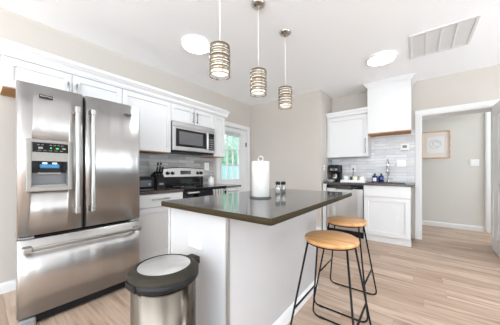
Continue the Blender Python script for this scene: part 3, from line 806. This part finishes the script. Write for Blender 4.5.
def towel(y0, y1, m, label, drop):
    fs = [(-2.318, .833 - drop + .03), (-2.318, .833), (-2.312, .848), (-2.30, .8535), (-2.286, .848), (-2.280, .833), (-2.279, .833 - drop)]
    def f(bm):
        t = bmesh.new(); n = 10; rows = []
        for px, pz in fs:
            rows.append([t.verts.new((px + .003 * math.sin(k * 1.7) * (pz < .82), y0 + (y1 - y0) * k / n, pz)) for k in range(n + 1)])
        for i in range(len(rows) - 1):
            for k in range(n):
                t.faces.new((rows[i][k], rows[i][k + 1], rows[i + 1][k + 1], rows[i + 1][k]))
        bmesh.ops.solidify(t, geom=t.faces[:], thickness=.004)
        merge(bm, t)
    solo('dish_towel', m, (-2.3, (y0 + y1) / 2, .833), label, 'towel', f)
towel(1.84, 2.075, 'towel_black', 'plain black dish towel on the oven handle', .34)
towel(2.09, 2.30, 'towel_stripe', 'white striped dish towel on the oven handle', .30)

# things on the left worktop
to = thing('toaster', (-2.71, 1.28, WZ), 'black toaster on the worktop beside the fridge', 'toaster')
part('body', 'black', to, B(-2.83, -2.63, 1.13, 1.41, WZ + .01, 1.045, bev=.03))
part('slot', 'slot', to, B(-2.79, -2.76, 1.17, 1.37, 1.043, 1.047)); part('slot', 'slot', to, B(-2.71, -2.68, 1.17, 1.37, 1.043, 1.047))
part('foot_plate', 'dgrey', to, B(-2.82, -2.64, 1.14, 1.40, WZ, WZ + .012))
part('lever', 'dgrey', to, B(-2.755, -2.715, 1.405, 1.43, .99, 1.005, bev=.003)); part('dial', 'grey_mid', to, T([(-2.632, 1.33, .95), (-2.618, 1.33, .95)], .018, 16))
part('front_plate', 'dgrey', to, B(-2.632, -2.627, 1.18, 1.36, .92, 1.0, bev=.002))
kb = thing('knife_block', (-2.80, 1.545, WZ), 'black knife block on the worktop left of the range', 'knife block')
def leaning(bm):
    t = bmesh.new()
    pts = [(-2.90, WZ), (-2.72, WZ), (-2.72, 1.0), (-2.80, 1.11), (-2.90, 1.06)]
    a = [t.verts.new((x, 1.485, z)) for x, z in pts]; b_ = [t.verts.new((x, 1.605, z)) for x, z in pts]
    n = len(pts)
    for k in range(n): t.faces.new((a[k], a[(k + 1) % n], b_[(k + 1) % n], b_[k]))
    t.faces.new(a[::-1]); t.faces.new(b_)
    bmesh.ops.recalc_face_normals(t, faces=t.faces[:])
    bmesh.ops.bevel(t, geom=t.edges[:], offset=.004, segments=2, affect='EDGES')
    merge(bm, t)
part('block', 'black', kb, leaning)
part('name_plate', 'grey_mid', kb, B(-2.722, -2.718, 1.515, 1.575, .93, .955))
for i, (kx, ky, kl) in enumerate([(-2.775, 1.505, .10), (-2.775, 1.545, .11), (-2.775, 1.585, .10), (-2.80, 1.525, .13), (-2.80, 1.565, .13)]):
    z0 = 1.075 if kx > -2.79 else 1.105
    t = thing('kitchen_knife', (kx, ky, z0), 'knife with dark handle and steel rivets standing in the black knife block', 'knife', 'knives in the block')
    part('handle', 'black', t, T([(kx, ky, z0), (kx + .035, ky, z0 + kl)], .010, 8))
    part('bolster', 'steel_bright', t, T([(kx - .003, ky, z0 - .008), (kx + .003, ky, z0 + .012)], .0105, 8))
    part('pommel', 'steel_bright', t, T([(kx + .035, ky, z0 + kl), (kx + .038, ky, z0 + kl + .008)], .0105, 8))
cn = thing('canister', (-2.80, 2.50, WZ), 'white canister on the worktop right of the range', 'canister')
part('jar_body', 'ceramic', cn, L([(0, WZ), (.05, WZ), (.052, WZ + .01), (.052, WZ + .105), (.048, WZ + .11), (0, WZ + .11)], -2.80, 2.50, 28))
part('lid', 'ceramic', cn, L([(.053, WZ + .11), (.053, WZ + .122), (.02, WZ + .128), (.012, WZ + .145), (0, WZ + .147)], -2.80, 2.50, 28))

def plate(name, face, plane, a, z, w_, h_, label, kind, m='white_plastic'):
    t = thing(name, fp(face, plane, a, 0, z), label, 'switch' if 'switch' in name else 'outlet', 'white wall plates')
    part('cover', m, t, fb(face, plane, a - w_ / 2, a + w_ / 2, 0, .009, z - h_ / 2, z + h_ / 2, .004))
    if kind == 'duplex':
        for dz in (-.02, .02):
            s = part('socket', m, t, fb(face, plane, a - .016, a + .016, .008, .012, z + dz - .014, z + dz + .014, .002))
            part('slots', 'slot', s, fb(face, plane, a - .008, a - .005, .0115, .0125, z + dz - .003, z + dz + .008), fb(face, plane, a + .005, a + .008, .0115, .0125, z + dz - .003, z + dz + .008), fb(face, plane, a - .002, a + .002, .0115, .0125, z + dz - .010, z + dz - .006))
    elif kind == 'duplex_h':
        for da in (-.022, .022):
            s = part('socket', m, t, fb(face, plane, a + da - .015, a + da + .015, .008, .012, z - .017, z + .017, .002))
            part('slots', 'slot', s, fb(face, plane, a + da - .004, a + da + .008, .0115, .0125, z + .006, z + .009), fb(face, plane, a + da - .004, a + da + .008, .0115, .0125, z - .009, z - .006), fb(face, plane, a + da - .011, a + da - .007, .0115, .0125, z - .002, z + .002))
    else:
        n = kind
        for k in range(n):
            ca = a + (k - (n - 1) / 2) * .046
            part('rocker', m, t, fb(face, plane, ca - .016, ca + .016, .008, .014, z - .034, z + .034, .003))
    return t
plate('wall_outlet', 'X', XL + .012, 2.545, 1.20, .105, .135, 'white outlet on the stone backsplash right of the range', 'duplex')

# ------------------------------------------------------------------ island
ix0, ix1, iy0, iy1, IZ = -1.288, -.755, .788, 2.0, .92
il = thing('kitchen_island', (-1.02, 1.4, 0), 'white panelled kitchen island with overhanging stone top', 'island')
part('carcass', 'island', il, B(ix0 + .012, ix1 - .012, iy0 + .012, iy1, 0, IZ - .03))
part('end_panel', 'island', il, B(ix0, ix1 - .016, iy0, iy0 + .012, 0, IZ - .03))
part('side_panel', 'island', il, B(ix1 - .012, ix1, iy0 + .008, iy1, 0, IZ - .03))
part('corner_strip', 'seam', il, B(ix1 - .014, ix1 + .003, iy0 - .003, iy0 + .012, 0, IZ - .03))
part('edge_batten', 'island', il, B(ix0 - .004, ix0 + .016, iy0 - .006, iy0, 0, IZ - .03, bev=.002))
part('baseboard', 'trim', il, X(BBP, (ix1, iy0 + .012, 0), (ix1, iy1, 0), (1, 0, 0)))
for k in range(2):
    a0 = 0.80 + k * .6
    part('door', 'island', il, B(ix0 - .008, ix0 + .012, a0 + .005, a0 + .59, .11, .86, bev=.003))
def island_top(bm):
    cx0, cx1, cy0, cy1 = -1.296, -.458, .728, 2.09
    t = bmesh.new(); r = .018; pts = []
    for (px, py, a0) in ((cx1 - r, cy1 - r, 0), (cx0 + r, cy1 - r, 90), (cx0 + r, cy0 + r, 180), (cx1 - r, cy0 + r, 270)):
        for k in range(7):
            a = math.radians(a0 + 15 * k); pts.append((px + r * math.cos(a), py + r * math.sin(a)))
    n = len(pts); e = .003
    cxm, cym = (cx0 + cx1) / 2, (cy0 + cy1) / 2
    def ring(z, ins):
        return [t.verts.new((x - ins * (1 if x > cxm else -1), y - ins * (1 if y > cym else -1), z)) for x, y in pts]
    rs = [ring(IZ - .030, e), ring(IZ - .027, 0), ring(IZ - .003, 0), ring(IZ, e)]
    for i in range(3):
        for k in range(n):
            f_ = t.faces.new((rs[i][k], rs[i][(k + 1) % n], rs[i + 1][(k + 1) % n], rs[i + 1][k])); f_.smooth = i == 1; f_.material_index = 1
    t.faces.new(rs[0][::-1]); f_ = t.faces.new(rs[3]); f_.material_index = 0
    bmesh.ops.recalc_face_normals(t, faces=t.faces[:])
    merge(bm, t)
ct = part('countertop', 'quartz', il, island_top)
ct.data.materials.append(M['quartz_edge'])
plate('wall_outlet', 'Y', iy0, -1.016, .707, .118, .078, 'white sideways outlet on the near end of the island', 'duplex_h')

# on the island
ph = thing('paper_towel_holder', (-.895, 1.27, IZ), 'dark metal paper towel holder on the island top', 'holder')
hx, hy = -.895, 1.275
part('base', 'dgrey', ph, L([(0, IZ), (.078, IZ), (.08, IZ + .004), (.076, IZ + .009), (0, IZ + .009)], hx, hy, 40))
part('rod', 'steel_bright', ph, T([(hx, hy, IZ + .006), (hx, hy, 1.186)], .006))
part('loop', 'steel_bright', ph, T([(hx + .018 * math.cos(a) * .76, hy + .018 * math.cos(a) * .65, 1.202 + .018 * math.sin(a)) for a in [2 * PI * k / 18 for k in range(18)]], .0032, 8, cyc=True))
solo('paper_towel_roll', 'paper', (hx, hy, IZ + .01), 'white paper towel roll standing on its holder', 'paper towel',
     L([(.019, IZ + .010), (.060, IZ + .010), (.064, IZ + .013), (.064, 1.180), (.061, 1.184), (.019, 1.184)], hx, hy, 48, closed=True))
def shaker_jar(x, y, fill, label):
    t = thing('spice_shaker', (x, y, IZ), label, 'shaker', 'two glass shakers on the island')
    part('glass_body', 'jar', t, L([(0, IZ), (.019, IZ), (.021, IZ + .004), (.021, IZ + .055), (.018, IZ + .07), (.018, IZ + .078), (0, IZ + .078)], x, y, 24))
    part('contents', fill, t, L([(0, IZ + .003), (.0185, IZ + .003), (.0185, IZ + .045), (0, IZ + .045)], x, y, 20))
    part('cap', 'black', t, L([(0, IZ + .105), (.016, IZ + .104), (.020, IZ + .098), (.0205, IZ + .078), (0, IZ + .078)], x, y, 24))
shaker_jar(-.942, 1.60, 'salt', 'glass shaker with black cap, left of the two on the island')
shaker_jar(-.908, 1.635, 'spice', 'glass shaker with black cap, right of the two on the island')

# ------------------------------------------------------------------ stools
def stool(label):
    t = thing('bar_stool', (0, 0, 0), label, 'stool', 'two wooden bar stools at the island')
    part('seat', 'seat', t, L([(0, .670), (.152, .670), (.159, .674), (.162, .682), (.159, .694), (.152, .698), (0, .699)], 0, 0, 56))
    part('seat_ring', 'black_metal', t, L([(.150, .671), (.150, .662), (.128, .662), (.128, .671)], 0, 0, 48, closed=True))
    r = .0062
    fy, fxr = .222, .205
    for s in (-1, 1):
        pts = [(-.116, s * .088, .665), (-fxr, s * fy, .007), (fxr, s * fy, .007), (.116, s * .088, .665)]
        part('leg_frame', 'black_metal', t, T(rounded(pts, .055, 8), r, 10))
        part('foot_pad', 'rubber', t, B(-fxr + .05, -fxr + .085, s * fy - .008, s * fy + .008, 0, .012, bev=.002), B(fxr - .085, fxr - .05, s * fy - .008, s * fy + .008, 0, .012, bev=.002))
    q = .26; u = (.665 - q) / (.665 - .007)
    bx_, by_ = .116 + (fxr - .116) * u, .088 + (fy - .088) * u
    for s in (-1, 1):
        part('side_brace', 'black_metal', t, T([(s * bx_, -by_, q), (s * bx_, by_, q)], r, 10))
    return t
s0 = stool('nearer round wooden bar stool with black wire legs')
s0.location = (-.428, 1.385, 0)
copy_tree(s0, (-.480, 1.965, 0), 'farther round wooden bar stool, nearest the dishwasher')

# ------------------------------------------------------------------ trash can
tx, ty = -.938, .550
tc = thing('trash_can', (tx, ty, 0), 'round stainless trash can with dark lid at the island end', 'trash can')
part('base_ring', 'black', tc, L([(0, 0), (.15, 0), (.152, .01), (.152, .04), (.142, .045), (0, .045)], tx, ty, 56))
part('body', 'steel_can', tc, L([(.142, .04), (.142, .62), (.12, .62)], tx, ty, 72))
part('lid_band', 'black', tc, L([(.142, .612), (.151, .612), (.155, .617), (.155, .642), (.12, .642)], tx, ty, 64))
part('lid_ring', 'lid_ring', tc, L([(.155, .642), (.156, .650), (.150, .661), (.125, .674), (.118, .675), (.116, .671)], tx, ty, 64))
part('lid_plate', 'steel_lid', tc, L([(.1165, .672), (.09, .677), (.05, .680), (0, .681)], tx, ty, 64))
part('hinge_block', 'lid_ring', tc, B(tx - .035, tx + .035, ty + .135, ty + .183, .622, .664, bev=.008))
part('front_notch', 'black', tc, B(tx - .04, tx + .04, ty - .160, ty - .146, .614, .642, bev=.004))

# ------------------------------------------------------------------ sink run
def upper_y(name, x0, x1, z0, z1, fy_, doors, label, m='cab'):
    t = thing(name, ((x0 + x1) / 2, YS, z0), label, 'cabinet', 'white upper cabinets')
    part('carcass', 'cab', t, B(x0 + .0005, x1 - .0005, fy_, YS - .001 if z0 > 1.75 else YS - .013, z0 + .008, z1))
    part('underside', 'ply' if z0 > 1.6 else 'cab', t, B(x0 + .004, x1 - .004, fy_ + .002, YS - .014, z0, z0 + .008))
    for a0, a1, h in doors:
        d = part('door', 'cab', t, *shaker('Y', fy_, a0, a1, z0 + .004, z1 - .03))
        if h: part('handle', 'steel_handle', d, *bar_handle('Y', fy_ - .019, h[0], h[1], h[2]))
    return t
u1 = upper_y('wall_cabinet', -1.338, -.662, 1.372, 2.135, 4.169, [(-1.338, -.662, (-.697, 1.56, .26))], 'white wall cabinet left of the hood box above the coffee maker')
part('filler', 'cab', u1, B(XA, -1.338, 4.17, YS - .013, 1.372, 2.135))
struct('trim_7', 'trim', 'white crown moulding on the wall cabinet by the hood box', 'moulding', X([(d * .8, z * .8) for d, z in CR], (-1.36, 4.15, 2.125), (-.662, 4.15, 2.125), (0, -1, 0)))
hd = thing('hood_cabinet', (-.365, YS, 1.745), 'tall plain white hood box above the sink reaching the ceiling', 'cabinet')
part('box', 'cab', hd, B(-.660, -.068, 4.135, YS - .001, 1.757, ZC - .001))
part('front_panel', 'cab', hd, B(-.663, -.065, 4.12, 4.135, 1.757, 2.545, bev=.002))
part('underside', 'ply', hd, B(-.655, -.072, 4.14, YS - .014, 1.742, 1.757), B(-.660, -.068, 4.122, 4.14, 1.742, 1.757))
CR2 = [(0, 0), (.010, 0), (.016, .015), (.045, .045), (.055, .06), (.055, .07), (0, .07)]
def hood_crown(bm):
    t = bmesh.new(); rows = []
    for d, z in CR2:
        rows.append([t.verts.new(p) for p in ((-.663 - d, YS - .001, 2.529 + z), (-.663 - d, 4.12 - d, 2.529 + z), (-.065 + d, 4.12 - d, 2.529 + z), (-.065 + d, YS - .001, 2.529 + z))])
    n = len(CR2)
    for i in range(n - 1):
        for k in range(3): t.faces.new((rows[i][k], rows[i][k + 1], rows[i + 1][k + 1], rows[i + 1][k]))
    t.faces.new(rows[-1])
    bmesh.ops.recalc_face_normals(t, faces=t.faces[:]); merge(bm, t)
part('crown', 'trim', hd, hood_crown)

FY = 3.905
dw = thing('dishwasher', (-.98, 4.15, 0), 'stainless dishwasher with black control strip under the sink worktop', 'dishwasher')
part('tub', 'dgrey', dw, B(-1.272, -.690, FY, YS - .02, .10, .885))
part('door', 'steel', dw, B(-1.270, -.692, FY - .028, FY, .115, .815, bev=.006))
cs = part('control_strip', 'black_gloss', dw, B(-1.270, -.692, FY - .03, FY, .818, .878, bev=.004))
part('buttons', 'grey_mid', cs, *[B(-1.06 + .03 * k, -1.045 + .03 * k, FY - .0312, FY - .0295, .842, .850) for k in range(10)])
part('side_gasket', 'black', dw, B(-.692, -.684, FY - .026, FY, .10, .878)); part('side_gasket', 'black', dw, B(-1.278, -1.270, FY - .026, FY, .10, .878))
part('toe_panel', 'black', dw, B(-1.27, -.69, FY + .03, FY + .05, 0, .10))
part('pocket_handle', 'dgrey', dw, B(-1.12, -.84, FY - .034, FY - .027, .800, .818, bev=.003))
sb = thing('base_cabinet', (-.37, 4.15, 0), 'white sink base cabinet with one large shaker door', 'cabinet', 'white base cabinets on the sink wall')
part('carcass', 'cab', sb, B(-.683, -.062, FY, FY + .018, .10, .888), B(-.683, -.665, FY, YS - .013, .10, .888), B(-.080, -.062, FY, YS - .013, .10, .888), B(-.665, -.08, FY + .018, YS - .013, .10, .118))
part('false_drawer', 'cab', sb, fb('Y', FY, -.680, -.064, 0, .019, .712, .884, .002))
d = part('door', 'cab', sb, *shaker('Y', FY, -.680, -.064, .105, .706, rail=.065))
part('toe_kick', 'cab', sb, B(-.683, -.062, FY + .022, FY + .04, 0, .10))
fl = solo('filler_panel', 'cab', (-1.32, 4.1, 0), 'narrow white filler panel left of the dishwasher', 'panel', B(-1.345, -1.281, FY - .02, FY, 0, .888), B(-1.345, -1.325, FY, YS - .013, 0, .888))
sw = thing('worktop', (-.68, 4.17, .89), 'dark brown stone worktop along the sink wall', 'worktop')
sx0, sx1, sy0, sy1 = -.66, -.14, 3.965, 4.33
part('slab', 'stone_brown', sw, B(-1.318, -.018, 3.862, sy0, .89, .92, bev=.003), B(-1.355, -.018, sy1, YS - .013, .89, .92, bev=.003), B(-1.355, sx0, sy0, sy1, .89, .92, bev=.003), B(sx1, -.018, sy0, sy1, .89, .92, bev=.003))
sk = thing('sink', (-.4, 4.15, .7), 'steel sink basin set into the brown worktop', 'sink')
part('basin', 'steel_bright', sk, B(sx0, sx0 + .012, sy0, sy1, .72, .888), B(sx1 - .012, sx1, sy0, sy1, .72, .888), B(sx0, sx1, sy0, sy0 + .012, .72, .888), B(sx0, sx1, sy1 - .012, sy1, .72, .888), B(sx0, sx1, sy0, sy1, .71, .722))
part('rim', 'stone_brown', sk, B(sx0 - .014, sx1 + .014, sy0 - .014, sy0 + .004, .9195, .926, bev=.002), B(sx0 - .014, sx1 + .014, sy1 - .004, sy1 + .014, .9195, .926, bev=.002), B(sx0 - .014, sx0 + .004, sy0, sy1, .9195, .926, bev=.002), B(sx1 - .004, sx1 + .014, sy0, sy1, .9195, .926, bev=.002))
part('drain', 'chrome', sk, L([(0, .7225), (.04, .7225), (.042, .725), (0, .7265)], -.40, 4.15, 24))

SZ = .92
fa = thing('faucet', (-.385, 4.395, SZ), 'chrome pull down gooseneck faucet behind the sink', 'faucet')
part('base', 'chrome', fa, L([(0, SZ), (.027, SZ), (.027, SZ + .012), (.02, SZ + .02), (.02, SZ + .09), (.0, SZ + .092)], -.385, 4.395, 24))
part('spout', 'chrome', fa, T([(-.385, 4.395, SZ + .08), (-.385, 4.395, 1.22)] + [(-.385, 4.395 - .085 + .085 * math.cos(a), 1.22 + .095 * math.sin(a)) for a in [PI * k / 14 for k in range(1, 14)]] + [(-.385, 4.225, 1.22), (-.385, 4.225, 1.17)], .0125, 14))
part('spray_head', 'steel_bright', fa, L([(0, 1.17), (.015, 1.17), (.019, 1.12), (.02, 1.08), (0, 1.078)], -.385, 4.225, 20))
part('lever', 'chrome', fa, T([(-.365, 4.395, SZ + .065), (-.33, 4.385, SZ + .075), (-.285, 4.37, SZ + .07)], [.009, .007, .006], 10))

cm = thing('coffee_maker', (-1.235, 4.27, SZ), 'black drip coffee maker on the worktop below the wall cabinet', 'coffee maker')
part('base', 'black', cm, B(-1.325, -1.145, 4.13, 4.40, SZ, SZ + .035, bev=.008))
part('column', 'black', cm, B(-1.325, -1.145, 4.29, 4.40, SZ + .03, 1.20, bev=.008))
part('brew_head', 'black', cm, B(-1.325, -1.145, 4.13, 4.40, 1.10, 1.235, bev=.012))
part('control_band', 'grey_plastic', cm, B(-1.29, -1.16, 4.126, 4.132, 1.13, 1.165, bev=.002))
part('display', 'black_gloss', cm, B(-1.25, -1.20, 4.124, 4.128, 1.135, 1.16))
part('water_window', 'grey_mid', cm, B(-1.328, -1.324, 4.31, 4.38, 1.0, 1.15))
part('carafe', 'jar', cm, L([(0, SZ + .036), (.055, SZ + .036), (.062, SZ + .06), (.060, SZ + .10), (.045, SZ + .135), (.042, SZ + .15), (0, SZ + .15)], -1.228, 4.205, 28))
part('carafe_lid', 'black', cm, L([(.046, SZ + .150), (.046, SZ + .165), (0, SZ + .17)], -1.228, 4.205, 28))
part('carafe_handle', 'steel_bright', cm, T(rounded([(-1.20, 4.155, SZ + .14), (-1.18, 4.12, SZ + .14), (-1.18, 4.12, SZ + .06), (-1.195, 4.15, SZ + .055)], .015), .007))
bw = thing('bowl', (-1.225, 3.965, SZ), 'shallow white bowl with cream lining at the left worktop end', 'bowl')
part('dish', 'ceramic', bw, L([(0, SZ), (.03, SZ), (.05, SZ + .015), (.073, SZ + .036), (.075, SZ + .038), (.07, SZ + .038), (.045, SZ + .02), (0, SZ + .012)], -1.235, 3.975, 32))
part('lining', 'cream', bw, L([(.068, SZ + .0385), (.05, SZ + .041), (0, SZ + .043)], -1.235, 3.975, 32))
tr = thing('serving_tray', (-.87, 4.17, SZ), 'white rectangular serving tray on the sink worktop', 'tray')
part('tray_floor', 'ceramic', tr, B(-1.075, -.685, 4.02, 4.30, SZ, SZ + .01, bev=.003))
part('tray_rim', 'ceramic', tr, B(-1.08, -.68, 4.012, 4.024, SZ, SZ + .042, bev=.004), B(-1.08, -.68, 4.296, 4.308, SZ, SZ + .042, bev=.004), B(-1.08, -1.068, 4.012, 4.308, SZ, SZ + .042, bev=.004), B(-.692, -.68, 4.012, 4.308, SZ, SZ + .042, bev=.004))
def mug(x, y, m, h, label):
    t = thing('mug', (x, y, SZ + .01), label, 'mug', 'mugs on the white tray')
    z = SZ + .011
    part('cup', m, t, L([(0, z), (.033, z), (.036, z + .006), (.037, z + h), (.033, z + h), (.032, z + .01), (0, z + .008)], x, y, 26))
    part('handle', m, t, T([(x + .035 + .022 * math.sin(a), y, z + h * .5 + .025 * math.cos(a)) for a in [PI * k / 8 for k in range(9)]], .005, 8))
mug(-1.02, 4.16, 'ceramic', .10, 'white mug at the left end of the tray beside the coffee maker')
mug(-.925, 4.20, 'dgrey', .085, 'dark mug second from the left on the tray')
mug(-.86, 4.12, 'cream', .095, 'cream mug in the middle of the white tray')
mug(-.815, 4.23, 'grey_mid', .09, 'grey mug behind the cream mug on the tray')
mug(-.76, 4.16, 'ceramic', .088, 'white mug at the right end of the tray')
def bottle(x, y, h, label, lab):
    t = thing('soap_bottle', (x, y, SZ), label, 'bottle', 'blue bottles beside the sink')
    part('glass_body', 'blue_glass', t, L([(0, SZ), (.040, SZ), (.043, SZ + .005), (.043, SZ + h * .62), (.036, SZ + h * .72), (.014, SZ + h * .76), (.014, SZ + h * .8), (0, SZ + h * .8)], x, y, 28))
    part('cap', 'navy', t, L([(.016, SZ + h * .79), (.017, SZ + h), (0, SZ + h)], x, y, 20))
    if lab: part('paper_label', 'white_plastic', t, lambda bm: [bm.faces.new([bm.verts.new((x + .0437 * math.cos(a), y + .0437 * math.sin(a), SZ + zz)) for a, zz in ((-PI / 2 - .75 + k * .15, .018), (-PI / 2 - .75 + (k + 1) * .15, .018), (-PI / 2 - .75 + (k + 1) * .15, h * .52), (-PI / 2 - .75 + k * .15, h * .52))]) for k in range(10)])
bottle(-.587, 4.37, .155, 'blue glass bottle with a white label beside the sink', True)
bottle(-.492, 4.385, .155, 'dark blue glass bottle without label beside the faucet', False)

plate('light_switch', 'Y', YS - .012, -.204, 1.25, .125, .118, 'white double light switch on the backsplash right of the faucet', 2)
plate('wall_outlet', 'Y', YS - .012, -.955, 1.175, .082, .12, 'white outlet with a black plug above the tray', 'duplex')
pl = thing('power_plug', (-.955, YS - .022, 1.155), 'black plug with cord in the outlet above the tray', 'plug')
part('plug_body', 'black', pl, B(-.968, -.942, YS - .05, YS - .0245, 1.142, 1.17, bev=.004))
part('cord', 'black', pl, T(rounded([(-.955, YS - .045, 1.145), (-.955, YS - .045, 1.03), (-1.05, YS - .04, .95), (-1.13, YS - .045, .935)], .04), .004, 8))
th = thing('thermostat', (-.155, YS - .012, 1.52), 'small white thermostat on the backsplash below the hood box', 'thermostat')
part('case', 'white_plastic', th, B(-.215, -.095, YS - .036, YS - .012, 1.468, 1.578, bev=.006))
part('screen', 'grey_mid', th, B(-.188, -.128, YS - .038, YS - .035, 1.508, 1.552))
part('side_switch', 'grey_plastic', th, B(-.205, -.105, YS - .034, YS - .02, 1.458, 1.468))
ls = thing('light_switch', (XA, 4.02, 1.18), 'white single light switch on the alcove side wall beside the bowl', 'switch', 'white wall plates')
part('cover', 'white_plastic', ls, B(XA, XA + .005, 3.99, 4.05, 1.13, 1.23, bev=.002))
part('rocker', 'grey_plastic', ls, B(XA + .004, XA + .010, 4.01, 4.03, 1.175, 1.19, bev=.002))

# hall
pc = thing('framed_picture', (.303, 5.75, 1.65), 'pale wood framed line drawing on the hall wall', 'picture')
px0, px1, pz0, pz1 = .078, .526, 1.372, 1.925
fw = .022
part('frame', 'frame_wood', pc, B(px0, px0 + fw, 5.722, 5.75, pz0, pz1, bev=.002), B(px1 - fw, px1, 5.722, 5.75, pz0, pz1, bev=.002), B(px0 + fw, px1 - fw, 5.722, 5.75, pz0, pz0 + fw, bev=.002), B(px0 + fw, px1 - fw, 5.722, 5.75, pz1 - fw, pz1, bev=.002))
part('mat_board', 'mat_board', pc, B(px0 + fw, px1 - fw, 5.738, 5.75, pz0 + fw, pz1 - fw))
part('print', 'art_paper', pc, B(px0 + .09, px1 - .09, 5.736, 5.739, pz0 + .11, pz1 - .11))
pcx, pcz = .297, 1.665
part('drawing', 'ink', pc, T([(pcx + .085 * math.cos(a), 5.7355, pcz + .085 * math.sin(a)) for a in [2 * PI * k / 40 for k in range(40)]], .0017, 6, cyc=True),
     T([(pcx + .01 + .05 * math.cos(a), 5.7355, pcz + .01 + .045 * math.sin(a)) for a in [.5 + 2.6 * k / 16 for k in range(17)]], .003, 6),
     T([(pcx - .038, 5.7355, pcz + .02), (pcx - .02, 5.7355, pcz - .03), (pcx + .03, 5.7355, pcz - .055), (pcx + .05, 5.7355, pcz - .045)], .002, 6),
     T([(pcx + .045, 5.7355, pcz + .04), (pcx + .06, 5.7355, pcz + .01), (pcx + .05, 5.7355, pcz - .01)], .002, 6))
plate('light_switch', 'Y', 5.75, .857, 1.275, .118, .125, 'white double light switch on the hall wall right of the picture', 2)
